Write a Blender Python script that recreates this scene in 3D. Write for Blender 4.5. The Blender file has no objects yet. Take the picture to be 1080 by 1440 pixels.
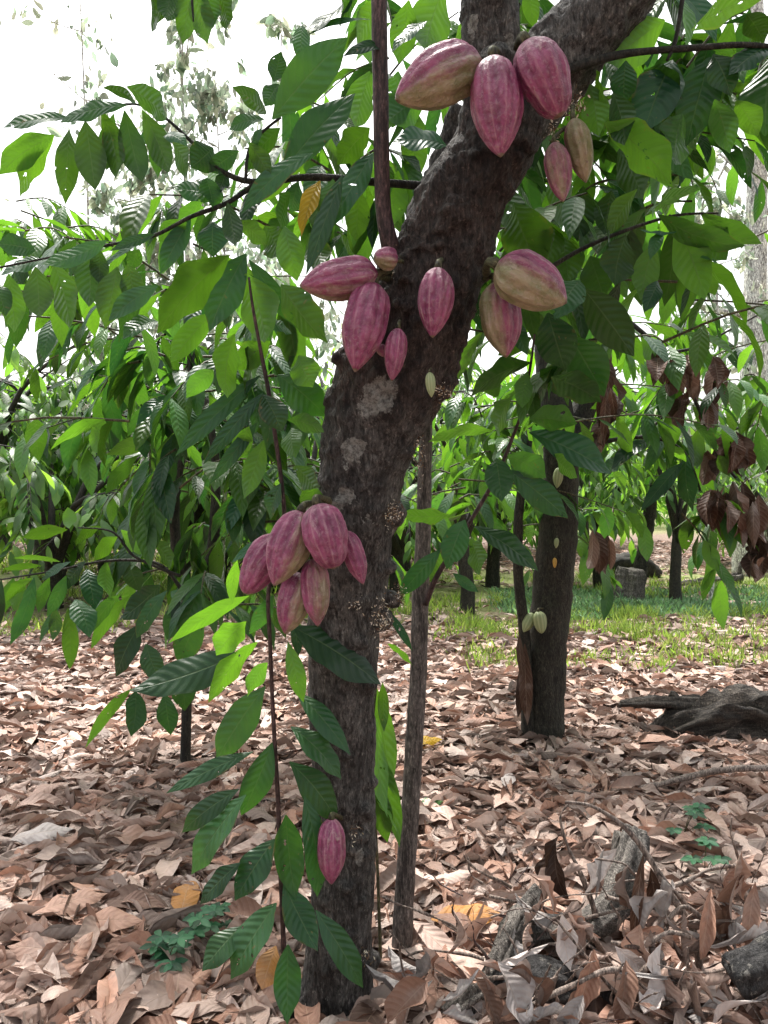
import bpy, math, random
import numpy as np
from mathutils import Vector, noise
random.seed(5)
RS = np.random.RandomState(11)
SC = bpy.context.scene
COL = SC.collection
PI = math.pi

# ---------------------------------------------------------------- camera
F = 1080.0
PITCH = math.atan(20 / F)
CAM = np.array([0.0, 0.0, 1.3])
FWD = np.array([0, math.cos(PITCH), -math.sin(PITCH)])
UPV = np.array([0, math.sin(PITCH), math.cos(PITCH)])

def P(px, py, d):
    r = FWD + np.array([1.0, 0, 0]) * ((px - 540) / F) - UPV * ((py - 720) / F)
    return CAM + r * (d / r[1])

def GD(py):                       # distance of flat ground seen at image row py
    return 1.3 * F / (py - 700.0)

cam = bpy.data.cameras.new('camera')
camo = bpy.data.objects.new('camera', cam); COL.objects.link(camo)
camo.location = CAM; camo.rotation_euler = (PI / 2 - PITCH, 0, 0)
cam.sensor_fit = 'HORIZONTAL'; cam.sensor_width = 36; cam.lens = 36.0 * F / 1080
cam.clip_start = 0.05; cam.clip_end = 600
SC.camera = camo

# ---------------------------------------------------------------- scene object helpers
def thing(name, label, cat, loc=(0, 0, 0), group=None):
    o = bpy.data.objects.new(name, None); COL.objects.link(o)
    o.location = tuple(float(a) for a in loc); o.empty_display_size = 0.1
    o['label'] = label; o['category'] = cat
    if group: o['group'] = group
    return o

def tag(o, label, cat, group=None):
    o['label'] = label; o['category'] = cat
    if group: o['group'] = group
    return o

class MB:
    """collects vertices and faces, then links ONE mesh object"""
    def __init__(s):
        s.v = []; s.q = []; s.t = []; s.uv = []; s.r = []; s.n = 0
    def add(s, v, q=None, t=None, uv=None, r=None):
        v = np.asarray(v, float).reshape(-1, 3); k = len(v)
        s.v.append(v)
        if q is not None and len(q): s.q.append(np.asarray(q, int).reshape(-1, 4) + s.n)
        if t is not None and len(t): s.t.append(np.asarray(t, int).reshape(-1, 3) + s.n)
        s.uv.append(np.zeros((k, 2)) if uv is None else np.asarray(uv, float).reshape(-1, 2))
        if r is None: r = (0.5, 0.5, 0.5)
        r = np.asarray(r, float)
        s.r.append(np.tile(r, (k, 1)) if r.ndim == 1 else r)
        s.n += k
    def mesh(s, name, origin=(0, 0, 0), smooth=True):
        v = np.concatenate(s.v) - np.asarray(origin, float)
        uv = np.concatenate(s.uv); r = np.concatenate(s.r)
        q = np.concatenate(s.q) if s.q else np.zeros((0, 4), int)
        t = np.concatenate(s.t) if s.t else np.zeros((0, 3), int)
        m = bpy.data.meshes.new(name)
        m.vertices.add(len(v)); m.vertices.foreach_set('co', v.astype(np.float32).ravel())
        lv = np.concatenate([q.ravel(), t.ravel()]).astype(np.int32)
        m.loops.add(len(lv)); m.loops.foreach_set('vertex_index', lv)
        ls = np.concatenate([np.arange(len(q)) * 4, len(q) * 4 + np.arange(len(t)) * 3]).astype(np.int32)
        m.polygons.add(len(ls)); m.polygons.foreach_set('loop_start', ls)
        m.update(calc_edges=True)
        u = m.uv_layers.new(name='UVMap'); u.data.foreach_set('uv', uv[lv].astype(np.float32).ravel())
        a = m.attributes.new('rnd', 'FLOAT_VECTOR', 'POINT'); a.data.foreach_set('vector', r.astype(np.float32).ravel())
        if smooth: m.polygons.foreach_set('use_smooth', np.ones(len(ls), bool))
        m.validate(); m.update()
        return m
    def build(s, name, mat, parent=None, origin=None, also=None, mat2=None):
        if also is not None:                                   # twigs of the same foliage, second material
            nq, nt_ = sum(map(len, s.q)), sum(map(len, s.t)); off = s.n; s.v += also.v; s.uv += also.uv; s.r += also.r; s.q += [q + off for q in also_fix(also.q)]; s.n += also.n
            o = s.build(name, mat, parent, origin); o.data.materials.append(mat2); mi = np.zeros(len(o.data.polygons), np.int32); mi[nq:] = 1; o.data.polygons.foreach_set('material_index', mi); return o
        if origin is None: origin = tuple(parent.location) if parent is not None else (0, 0, 0)
        m = s.mesh(name, origin); m.materials.append(mat)
        o = bpy.data.objects.new(name, m); COL.objects.link(o)
        if parent is not None: o.parent = parent
        else: o.location = tuple(float(a) for a in origin)
        return o

def also_fix(q): return q
def nrm(a):
    return a / np.maximum(np.linalg.norm(a, axis=-1, keepdims=True), 1e-9)

def spline(pts, rad, n):
    pts = np.asarray(pts, float); rad = np.asarray(rad, float)
    if len(pts) < 3:
        t = np.linspace(0, 1, n)[:, None]; return pts[0] + (pts[-1] - pts[0]) * t, rad[0] + (rad[-1] - rad[0]) * t[:, 0]
    k = len(pts); seg = np.linalg.norm(np.diff(pts, axis=0), axis=1); cum = np.concatenate([[0], np.cumsum(seg)]); cum /= cum[-1]
    t = np.linspace(0, 1, n); out = []; ro = np.interp(t, cum, rad)
    for x in t:
        i = min(max(np.searchsorted(cum, x, 'right') - 1, 0), k - 2); f = (x - cum[i]) / max(cum[i + 1] - cum[i], 1e-9)
        p0 = pts[max(i - 1, 0)]; p1 = pts[i]; p2 = pts[i + 1]; p3 = pts[min(i + 2, k - 1)]
        out.append(0.5 * ((2 * p1) + (p2 - p0) * f + (2 * p0 - 5 * p1 + 4 * p2 - p3) * f * f + (3 * p1 - p0 - 3 * p2 + p3) * f ** 3))
    return np.array(out), ro

def tube(mb, pts, rad, n=12, seg=8, bump=0.0, seed=0.0, cap=True, flat=1.0, grain=0.0):
    p, r = spline(pts, rad, n)
    T = nrm(np.gradient(p, axis=0))
    up = np.array([0.13, 0.97, 0.2]) if abs(T[0][1]) < 0.8 else np.array([1.0, 0.1, 0.1])
    A = nrm(np.cross(T[0], up)); vs = []; uvs = []
    L = np.concatenate([[0], np.cumsum(np.linalg.norm(np.diff(p, axis=0), axis=1))])
    ang = np.arange(seg) * 2 * PI / seg
    for i in range(n):
        A = nrm(A - T[i] * np.dot(A, T[i])); B = np.cross(T[i], A)
        rr = np.full(seg, r[i])
        if bump:
            rr = rr * (1 + bump * (np.sin(ang * 3 + L[i] * 17 + seed) * .5 + np.sin(ang * 5 - L[i] * 41 + seed * 2) * .35 + math.sin(L[i] * 63 + seed) * .4))
        if grain: rr = rr * np.array([1 + grain * (noise.noise((math.cos(q) * 2.2 + seed, math.sin(q) * 2.2, L[i] / max(rad[0], .01) * .12)) + .6 * noise.noise((math.cos(q) * 6 + seed, math.sin(q) * 6, L[i] / max(rad[0], .01) * .2)) + .35 * noise.noise((math.cos(q) * 14, math.sin(q) * 14 + seed, L[i] / max(rad[0], .01) * .35))) for q in ang])
        vs.append(p[i] + (np.cos(ang) * rr)[:, None] * A + (np.sin(ang) * rr * flat)[:, None] * B)
        uvs.append(np.stack([ang / (2 * PI), np.full(seg, L[i])], 1))
    v = np.concatenate(vs); uv = np.concatenate(uvs); q = []
    for i in range(n - 1):
        for j in range(seg):
            k = (j + 1) % seg; q.append((i * seg + j, i * seg + k, (i + 1) * seg + k, (i + 1) * seg + j))
    t = []
    if cap:
        m = len(v); v = np.concatenate([v, [p[0]], [p[-1]]]); uv = np.concatenate([uv, [[.5, 0]], [[.5, L[-1]]]])
        for j in range(seg):
            k = (j + 1) % seg; t += [(m, k, j), (m + 1, (n - 1) * seg + j, (n - 1) * seg + k)]
    mb.add(v, q, t, uv)
    return p

PU = [0, .05, .12, .22, .35, .5, .63, .75, .85, .92, .97, 1]
PW = [.04, .17, .40, .68, .93, 1, .93, .74, .46, .22, .07, .0]
def leaves(mb, B, D, N, L, W, bend=0.5, fold=0.2, wave=0.05, curl=0.0, twist=0.0, nu=6, nv=4, r=None, pet=0.0, seed=None):
    """batch of leaves; D = chord direction, N = normal of the upper face"""
    B = np.atleast_2d(B).astype(float); n = len(B)
    D = nrm(np.broadcast_to(np.atleast_2d(D), (n, 3)).astype(float)); N = np.broadcast_to(np.atleast_2d(N), (n, 3)).astype(float)
    f = lambda a: np.broadcast_to(np.asarray(a, float), (n,))
    L, W, bend, fold, wave, curl, twist = map(f, (L, W, bend, fold, wave, curl, twist))
    S = nrm(np.cross(D, N)); N = nrm(np.cross(S, D))
    rs = np.random.RandomState(int(abs(B[0, 0]) * 1e4) % 99991 if seed is None else seed)
    u = np.linspace(0, 1, nu + 1); v = np.linspace(-1, 1, nv + 1)
    w = np.interp(u, PU, PW)
    ph = rs.rand(n) * 6.28; ph2 = rs.rand(n) * 6.28; fr = 9 + rs.rand(n) * 7
    sc = np.where(np.abs(bend) > 1e-3, (np.abs(bend) / 2) / np.sin(np.maximum(np.abs(bend), 1e-3) / 2), 1.0)
    th = bend[:, None] * (u[None] - .5)                       # angle to the chord
    du = 1.0 / nu
    ct, st = np.cos(th), np.sin(th)
    cx = np.concatenate([np.zeros((n, 1)), np.cumsum((ct[:, 1:] + ct[:, :-1]) / 2 * du, 1)], 1)
    cn = -np.concatenate([np.zeros((n, 1)), np.cumsum((st[:, 1:] + st[:, :-1]) / 2 * du, 1)], 1)
    LL = (L * sc)[:, None]
    mid = B[:, None] + (cx * LL)[..., None] * D[:, None] + (cn * LL)[..., None] * N[:, None]
    Nl = ct[..., None] * N[:, None] + st[..., None] * D[:, None]
    tw = (twist[:, None] * (u[None] - .3))
    Sl = np.cos(tw)[..., None] * S[:, None] + np.sin(tw)[..., None] * Nl
    Nl2 = np.cos(tw)[..., None] * Nl - np.sin(tw)[..., None] * S[:, None]
    hw = w[None] * (W / 2)[:, None]                            # n, nu+1
    av = np.abs(v)
    fo = fold[:, None, None]; cu = curl[:, None, None]
    a = fo + cu * av[None, None] * 1.0
    side = (np.sign(v) * av)[None, None] * np.cos(a); rise = av[None, None] * np.sin(a)
    rip = wave[:, None, None] * np.sin(fr[:, None, None] * u[None, :, None] + ph[:, None, None] + np.sign(v)[None, None] * ph2[:, None, None]) * av[None, None] ** 1.5
    V = mid[:, :, None] + (hw[..., None] * side)[..., None] * Sl[:, :, None] + (hw[..., None] * rise + rip * hw[..., None] * 3)[..., None] * Nl2[:, :, None]
    uv = np.zeros((n, nu + 1, nv + 1, 2)); uv[..., 0] = u[None, :, None]; uv[..., 1] = (v * .5 + .5)[None, None]
    i = np.arange(nu)[:, None] * (nv + 1) + np.arange(nv)[None]
    q1 = np.stack([i, i + 1, i + nv + 2, i + nv + 1], -1).reshape(-1, 4)
    k = (nu + 1) * (nv + 1)
    q = (q1[None] + (np.arange(n) * k)[:, None, None]).reshape(-1, 4)
    if r is None: r = rs.rand(n, 3)
    r = np.broadcast_to(np.atleast_2d(r), (n, 3))
    mb.add(V.reshape(-1, 3), q, None, uv.reshape(-1, 2), np.repeat(r, k, 0))

# ---------------------------------------------------------------- materials
class NT:
    def __init__(s, name):
        s.m = bpy.data.materials.new(name); s.m.use_nodes = True; s.t = s.m.node_tree; s.t.nodes.clear()
        s.out = s.t.nodes.new('ShaderNodeOutputMaterial')
    def n(s, ty, **kw):
        nd = s.t.nodes.new('ShaderNode' + ty)
        for k, v in kw.items(): setattr(nd, k, v)
        return nd
    def put(s, sock, v):
        if isinstance(v, bpy.types.NodeSocket): s.t.links.new(v, sock)
        elif v is not None:
            if isinstance(v, tuple) and len(v) == 3 and sock.type == 'RGBA': v = v + (1,)
            sock.default_value = v
    def math(s, op, a, b=None, c=None, clamp=False):
        nd = s.n('Math', operation=op, use_clamp=clamp)
        for i, x in enumerate((a, b, c)):
            if x is not None: s.put(nd.inputs[i], x)
        return nd.outputs[0]
    def vmath(s, op, a, b=None):
        nd = s.n('VectorMath', operation=op); s.put(nd.inputs[0], a)
        if b is not None: s.put(nd.inputs[1], b)
        return nd.outputs['Value'] if op in ('LENGTH', 'DISTANCE') else nd.outputs[0]
    def mix(s, f, a, b, mode='MIX'):
        nd = s.n('Mix', data_type='RGBA', blend_type=mode)
        s.put(nd.inputs[0], f); s.put(nd.inputs[6], a); s.put(nd.inputs[7], b)
        return nd.outputs[2]
    def noise(s, vec, scale, detail=4, rough=.6, dist=0.0):
        nd = s.n('TexNoise'); s.put(nd.inputs['Vector'], vec); nd.inputs['Scale'].default_value = scale
        nd.inputs['Detail'].default_value = detail; nd.inputs['Roughness'].default_value = rough; nd.inputs['Distortion'].default_value = dist
        return nd.outputs[0]
    def ramp(s, f, stops, interp='LINEAR'):
        nd = s.n('ValToRGB'); s.put(nd.inputs[0], f); cr = nd.color_ramp; cr.interpolation = interp
        while len(cr.elements) < len(stops): cr.elements.new(.5)
        for e, (p, c) in zip(cr.elements, stops):
            e.position = p; e.color = (c + (1,)) if isinstance(c, tuple) else (c, c, c, 1)
        return nd.outputs[0]
    def step(s, x, lo, hi):
        nd = s.n('MapRange', interpolation_type='SMOOTHSTEP'); s.put(nd.inputs[0], x)
        s.put(nd.inputs[1], lo); s.put(nd.inputs[2], hi)
        return nd.outputs[0]
    def bump(s, h, strength, dist, normal=None):
        nd = s.n('Bump'); s.put(nd.inputs['Height'], h); nd.inputs['Strength'].default_value = strength; nd.inputs['Distance'].default_value = dist
        if normal is not None: s.put(nd.inputs['Normal'], normal)
        return nd.outputs[0]
    def princ(s, col, rough=.6, spec=.4, normal=None, **kw):
        nd = s.n('BsdfPrincipled'); s.put(nd.inputs['Base Color'], col); s.put(nd.inputs['Roughness'], rough)
        nd.inputs['Specular IOR Level'].default_value = spec
        if normal is not None: s.put(nd.inputs['Normal'], normal)
        for k, v in kw.items(): s.put(nd.inputs[k], v)
        return nd.outputs[0]
    def done(s, sh):
        s.t.links.new(sh, s.out.inputs['Surface']); return s.m
    def pos(s): return s.n('NewGeometry').outputs['Position']
    def obj(s): return s.n('TexCoord').outputs['Object']
    def scale(s, v, k):
        nd = s.n('Mapping'); s.put(nd.inputs[0], v); nd.inputs['Scale'].default_value = k; return nd.outputs[0]

def leaf_uv(m):
    uv = m.n('UVMap').outputs[0]; sp = m.n('SeparateXYZ'); m.put(sp.inputs[0], uv)
    u = sp.outputs[0]; v = m.math('MULTIPLY_ADD', sp.outputs[1], 2.0, -1.0); a = m.math('ABSOLUTE', v)
    at = m.n('Attribute', attribute_name='rnd'); rr = m.n('SeparateXYZ'); m.put(rr.inputs[0], at.outputs['Vector'])
    ph = m.math('SUBTRACT', u, m.math('MULTIPLY', m.math('POWER', a, 1.3), .16))
    wob = m.math('MULTIPLY_ADD', ph, 62.0, m.math('MULTIPLY', m.math('SIGN', v), 1.2))
    s = m.math('SINE', wob)
    vein = m.step(s, .90, 1.0)
    rib = m.math('SUBTRACT', 1.0, m.step(a, .012, .06))
    return u, v, a, rr.outputs, s, vein, rib

def leaf_mat(name, dark, young, tdark, tyoung_lit, mixf=.42, rough=.36, spec=.45, bumpk=.5, holes=False):  # young colours also stand for backlit leaves, their glow put into the colour
    m = NT(name); u, v, a, r, s, vein, rib = leaf_uv(m)
    nz = m.noise(m.pos(), 26, 3)
    tone = m.math('ADD', r[0], m.math('MULTIPLY_ADD', nz, .4, -.2), clamp=True)
    br = m.math('MULTIPLY_ADD', r[1], 1.0, .40)
    c = m.mix(tone, dark, young); c = m.mix(1.0, c, m.n('CombineColor').outputs[0], 'MULTIPLY') if False else c
    hv = m.n('HueSaturation'); m.put(hv.inputs['Color'], c); m.put(hv.inputs['Value'], br); c = hv.outputs[0]
    vm = m.math('MAXIMUM', m.math('MULTIPLY', vein, .22), m.math('MULTIPLY', rib, .8))
    lite = m.mix(.4, c, (.22, .32, .12))
    c = m.mix(vm, c, lite)
    spot = m.math('MAXIMUM', m.step(m.noise(m.pos(), 60, 2), .69, .73), m.math('MULTIPLY', m.step(a, .80, .95), m.step(m.noise(m.pos(), 17, 3), .56, .62)))
    c = m.mix(m.math('MULTIPLY', spot, m.step(r[2], .35, .6)), c, (.16, .12, .05))
    t = m.mix(tone, tdark, tyoung_lit); t = m.mix(m.math('MULTIPLY', m.math('MAXIMUM', m.math('MULTIPLY', vein, .7), rib), .6), t, m.mix(.5, t, (.02, .05, .01)))
    hv2 = m.n('HueSaturation'); m.put(hv2.inputs['Color'], t); m.put(hv2.inputs['Value'], br); t = hv2.outputs[0]
    h = m.math('ADD', m.math('MULTIPLY', s, m.math('SUBTRACT', 1.0, m.math('MULTIPLY', a, .6))), m.math('MULTIPLY', rib, -1.4))
    h = m.math('ADD', h, m.math('MULTIPLY', m.noise(m.pos(), 45, 2), 1.2))
    nb = m.bump(h, bumpk, .004)
    p = m.princ(c, m.math('MULTIPLY_ADD', nz, .25, rough - .1), spec, nb)
    tr = m.n('BsdfTranslucent'); m.put(tr.inputs[0], t)
    mx = m.n('MixShader'); mx.inputs[0].default_value = mixf; m.put(mx.inputs[1], p); m.put(mx.inputs[2], tr.outputs[0])
    if holes:                                                  # insect holes
        hf = m.math('MULTIPLY', m.step(m.noise(m.pos(), 38, 3, .6), .685, .69), m.step(r[2], .45, .47))
        tp = m.n('BsdfTransparent'); m2 = m.n('MixShader'); m.put(m2.inputs[0], hf); m.put(m2.inputs[1], mx.outputs[0]); m.put(m2.inputs[2], tp.outputs[0]); mx = m2
    return m.done(mx.outputs[0])

def dry_mat(name, stops, back, rough=.62, mixf=.12, sheen=.3):
    m = NT(name); u, v, a, r, s, vein, rib = leaf_uv(m)
    pos = m.pos()
    nz = m.noise(pos, 30, 4); n2 = m.noise(pos, 8, 3)
    c = m.ramp(r[0], stops)
    bf = m.n('NewGeometry').outputs['Backfacing']
    c = m.mix(m.math('MULTIPLY', bf, .75), c, back)
    c = m.mix(m.math('MULTIPLY', m.step(nz, .5, .75), .55), c, m.mix(1.0, c, (.45, .38, .36), 'MULTIPLY'))
    c = m.mix(m.math('MULTIPLY', m.step(n2, .5, .65), .3), c, (.34, .28, .25))
    vm = m.math('MAXIMUM', m.math('MULTIPLY', vein, .34), m.math('MULTIPLY', rib, .7))
    c = m.mix(vm, c, m.mix(.4, c, (.55, .40, .30)))
    hv = m.n('HueSaturation'); m.put(hv.inputs['Color'], c); m.put(hv.inputs['Value'], m.math('MULTIPLY_ADD', r[1], 1.0, .42)); c = hv.outputs[0]
    h = m.math('ADD', m.math('MULTIPLY', s, .55), m.math('MULTIPLY', rib, -1.5)); h = m.math('ADD', h, m.math('MULTIPLY', nz, 3.0))
    nb = m.bump(h, .35, .0035)
    p = m.princ(c, rough, .35, nb)
    tr = m.n('BsdfTranslucent'); m.put(tr.inputs[0], c); m.put(tr.inputs[1], nb)
    mx = m.n('MixShader'); mx.inputs[0].default_value = mixf; m.put(mx.inputs[1], p); m.put(mx.inputs[2], tr.outputs[0])
    return m.done(mx.outputs[0])

M = {}
M['leaf'] = leaf_mat('cocoa leaf', (.028, .102, .052), (.075, .19, .035), (.020, .092, .010), (.15, .35, .014), mixf=.47, rough=.33, spec=.5, bumpk=.27, holes=True)  # dark transmission end lowered to paint the shade of leaves above
M['leaf_far'] = leaf_mat('distant cocoa leaf', (.05, .14, .05), (.17, .31, .09), (.09, .28, .02), (.36, .62, .06), mixf=.5, rough=.36, bumpk=.2)  # brightened a little so far haze sits in the leaf colour
M['leaf_haze'] = leaf_mat('haze painted sparse leaf', (.16, .25, .17), (.34, .36, .26), (.3, .45, .3), (.6, .6, .45), mixf=.5)  # distance haze and sky glare painted into the leaf colour
M['leaf_yellow'] = leaf_mat('yellow leaf', (.55, .34, .02), (.62, .40, .03), (.8, .5, .03), (.85, .6, .05), mixf=.5)
LITTER = [(0, (.10, .05, .036)), (.15, (.27, .145, .10)), (.36, (.41, .24, .175)), (.55, (.29, .18, .14)), (.70, (.42, .30, .25)), (.88, (.56, .46, .41)), (.95, (.26, .17, .13)), (1, (.10, .06, .045))]
M['litter'] = dry_mat('fallen dry leaf', LITTER, (.44, .33, .28))
M['dead'] = dry_mat('dead hanging leaf', [(0, (.05, .024, .015)), (.5, (.11, .052, .032)), (1, (.20, .09, .045))], (.13, .075, .05))
M['silver'] = dry_mat('silvery dry leaf', [(0, (.42, .37, .35)), (1, (.58, .54, .53))], (.5, .46, .44))
M['amber'] = dry_mat('amber fallen leaf', [(0, (.42, .19, .05)), (1, (.55, .30, .08))], (.5, .28, .1))
M['grass'] = leaf_mat('grass blade', (.13, .24, .035), (.36, .42, .12), (.26, .48, .04), (.50, .62, .12), mixf=.4, rough=.6, bumpk=.05)
M['herb'] = leaf_mat('low herb leaf', (.13, .26, .15), (.22, .34, .18), (.16, .36, .12), (.28, .48, .16), mixf=.35, rough=.5, bumpk=.1)

def bark_mat(name, c1, c2, c3, spots=(), patch=.62, sc=1.0, bumpd=.012, along=(1, 1, .35)):
    m = NT(name); pos = m.pos() if spots else m.obj()
    sp = m.scale(pos, along)
    n1 = m.noise(sp, 14 * sc, 8, .7, .3); n2 = m.noise(sp, 75 * sc, 6, .7, .4); n3 = m.noise(pos, 4.5 * sc, 4, .6)
    c = m.mix(m.step(n1, .35, .65), c1, c2); c = m.mix(m.step(n3, .48, .68), c, c3)
    c = m.mix(m.math('MULTIPLY', m.step(n2, .53, .40), .85), c, m.mix(1.0, c, (.25, .22, .22), 'MULTIPLY'))
    fl = m.step(m.noise(pos, 38 * sc, 5, .75), patch, patch + .05)
    c = m.mix(m.math('MULTIPLY', fl, .45), c, (.26, .24, .21))
    n5 = m.noise(m.scale(pos, (1, 1, .3)), 190 * sc, 4, .75, .2); c = m.mix(1.0, c, m.ramp(n5, [(.34, .16), (.46, .85), (.56, 1.2), (.68, 2.9)]), 'MULTIPLY')
    crk = m.n('TexVoronoi', feature='DISTANCE_TO_EDGE'); m.put(crk.inputs['Vector'], m.vmath('ADD', m.scale(pos, (1, 1, .45 if along[2] < 1 else 2.2)), m.scale(m.n('Combine' + 'XYZ').outputs[0], (0, 0, 0)))); crk.inputs['Scale'].default_value = 42 * sc
    ck = m.step(crk.outputs[0], .0, .12)
    h = m.math('ADD', m.math('MULTIPLY', n2, .7), m.math('MULTIPLY', n1, .9)); h = m.math('ADD', h, m.math('MULTIPLY', ck, .12)); h = m.math('ADD', h, m.math('MULTIPLY', n5, .7))
    if spots:                                                  # darker scaly reddish zone around the fork
        zz = m.n('SeparateXYZ'); m.put(zz.inputs[0], pos); zn = m.math('ADD', zz.outputs[2], m.math('MULTIPLY_ADD', n3, .6, -.3))
        dk = m.math('MULTIPLY', m.step(zn, 1.30, 1.52), m.math('SUBTRACT', 1.0, m.step(zn, 1.95, 2.15)))
        c = m.mix(dk, c, m.mix(1.0, c, (.62, .49, .46), 'MULTIPLY'))
        w = m.math('MULTIPLY_ADD', m.noise(pos, 30, 4, .7), .062, -.031)
        tot = None
        for (x, y, z), (rx, rz) in spots:
            d = m.vmath('SUBTRACT', pos, (float(x), float(y), float(z)))
            d = m.vmath('MULTIPLY', d, (1 / rx, 1 / (max(rx, rz) * 2.5), 1 / rz))
            e = m.math('ADD', m.vmath('LENGTH', d), m.math('MULTIPLY', w, 1 / max(rx, rz)))
            k = m.math('SUBTRACT', 1.0, m.step(e, .86, 1.0))
            tot = k if tot is None else m.math('MAXIMUM', tot, k)
        wc = m.mix(m.step(m.noise(pos, 110, 5, .8), .38, .6), (.13, .12, .11), (.46, .45, .41))
        c = m.mix(m.math('MULTIPLY', tot, .72), c, wc)
    return m.done(m.princ(c, .68, .4, m.bump(h, 1.0, bumpd)))

M['bark_far'] = bark_mat('mid grove bark', (.018, .016, .012), (.046, .040, .029), (.030, .032, .020), patch=.70)
M['bark_pole'] = bark_mat('slender stem bark', (.075, .060, .054), (.135, .112, .100), (.105, .092, .085), patch=.66, bumpd=.004, along=(1, 1, .15))
M['bark_shoot'] = bark_mat('dark shoot bark', (.045, .022, .022), (.08, .045, .042), (.06, .035, .035), patch=.8, bumpd=.002, along=(1, 1, .1))
M['bark_pale'] = bark_mat('pale tall trunk bark', (.5, .5, .46), (.66, .66, .62), (.58, .55, .46), patch=.7, bumpd=.01, sc=.4)
M['stem'] = bark_mat('young green brown stem', (.05, .045, .02), (.10, .085, .04), (.06, .07, .03), patch=.8, bumpd=.001)
M['wood'] = bark_mat('weathered grey wood', (.075, .066, .058), (.21, .187, .165), (.135, .118, .102), patch=.6, bumpd=.008, sc=1.4, along=(1, 1, .3))
M['char'] = bark_mat('charred log', (.018, .017, .018), (.06, .056, .055), (.035, .033, .033), patch=.58, bumpd=.01)
M['rotten'] = bark_mat('rotten brown wood', (.032, .025, .020), (.12, .098, .08), (.07, .057, .046), patch=.64, bumpd=.02, sc=.8, along=(.18, 1, 1))
M['twig'] = bark_mat('dry twig', (.14, .10, .08), (.25, .20, .17), (.18, .14, .12), patch=.75, bumpd=.001)

def pod_mat():
    m = NT('cocoa pod rind'); at = m.n('Attribute', attribute_name='rnd'); sp = m.n('SeparateXYZ'); m.put(sp.inputs[0], at.outputs['Vector'])
    ridge, green, tipk = sp.outputs
    ob = m.obj(); st = m.scale(ob, (1, 1, .22))
    n1 = m.noise(st, 60, 5, .7, .3); n2 = m.noise(ob, 150, 4, .7, .6); n3 = m.noise(ob, 22, 4, .6)
    c = m.mix(m.step(n3, .35, .65), (.170, .018, .072), (.30, .055, .140))
    c = m.mix(m.math('MULTIPLY', m.math('MULTIPLY', m.step(ridge, .80, 1.0), m.step(n1, .35, .6)), .42), c, (.50, .27, .30))
    c = m.mix(m.math('MULTIPLY', m.math('SUBTRACT', 1.0, m.step(ridge, 0, .35)), .5), c, m.mix(1.0, c, (.5, .35, .45), 'MULTIPLY'))
    gcol = m.mix(m.step(n3, .4, .6), (.19, .175, .075), (.30, .235, .13))
    gm = m.step(m.math('ADD', green, m.math('MULTIPLY_ADD', n1, .9, -.45)), .40, .85)
    c = m.mix(gm, c, gcol)
    scurf = m.math('MULTIPLY', m.step(n2, .50, .70), .26)
    c = m.mix(scurf, c, (.50, .38, .38))
    c = m.mix(m.math('MULTIPLY', m.step(n1, .60, .70), .35), c, (.55, .42, .38))
    c = m.mix(m.math('MULTIPLY', m.step(m.noise(ob, 70, 3, .7), .66, .72), .7), c, (.12, .04, .045))
    c = m.mix(m.step(tipk, .90, 1.0), c, (.14, .09, .05))
    wr = m.n('TexVoronoi', feature='SMOOTH_F1'); m.put(wr.inputs['Vector'], m.scale(ob, (1, 1, .55))); wr.inputs['Scale'].default_value = 120
    wv = wr.outputs[0]
    c = m.mix(m.math('MULTIPLY', m.step(wv, .55, .15), .13), c, (.56, .36, .40))
    big = m.noise(ob, 9, 3, .6); c = m.mix(m.math('MULTIPLY', m.step(big, .52, .68), .22), c, (.30, .16, .13))
    h = m.math('ADD', m.math('MULTIPLY', n3, .9), m.math('MULTIPLY', n2, .35)); h = m.math('ADD', h, m.math('MULTIPLY', n1, .6)); h = m.math('SUBTRACT', h, m.math('MULTIPLY', wv, .5))
    return m.done(m.princ(c, m.math('MULTIPLY_ADD', n2, .25, .27), .5, m.bump(h, 1.0, .006)))
M['pod'] = pod_mat()
M['weed'] = leaf_mat('small weed leaf', (.03, .12, .06), (.06, .20, .07), (.04, .16, .04), (.10, .28, .05), mixf=.35, rough=.5, bumpk=.1)
def gpod_mat():
    m = NT('green pod rind'); at = m.n('Attribute', attribute_name='rnd'); sp = m.n('SeparateXYZ'); m.put(sp.inputs[0], at.outputs['Vector'])
    ob = m.obj(); n2 = m.noise(ob, 90, 4, .7)
    c = m.mix(m.step(sp.outputs[0], .2, .9), (.20, .25, .10), (.34, .38, .20)); c = m.mix(m.math('MULTIPLY', n2, .5), c, (.36, .38, .24))
    return m.done(m.princ(c, .5, .4, m.bump(n2, .4, .003)))
M['gpod'] = gpod_mat()
def ypod_mat():
    m = NT('shrivelled yellow pod'); n2 = m.noise(m.obj(), 90, 4, .7)
    return m.done(m.princ(m.mix(n2, (.45, .22, .04), (.62, .42, .12)), .6, .3))
M['ypod'] = ypod_mat()
def flower_mat():
    m = NT('cocoa blossom'); at = m.n('Attribute', attribute_name='rnd'); sp = m.n('SeparateXYZ'); m.put(sp.inputs[0], at.outputs['Vector'])
    c = m.ramp(sp.outputs[0], [(0, (.10, .05, .035)), (.45, (.20, .13, .07)), (.7, (.62, .52, .36)), (1, (.75, .68, .60))])
    return m.done(m.princ(c, .7, .2))
M['flower'] = flower_mat()

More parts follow.
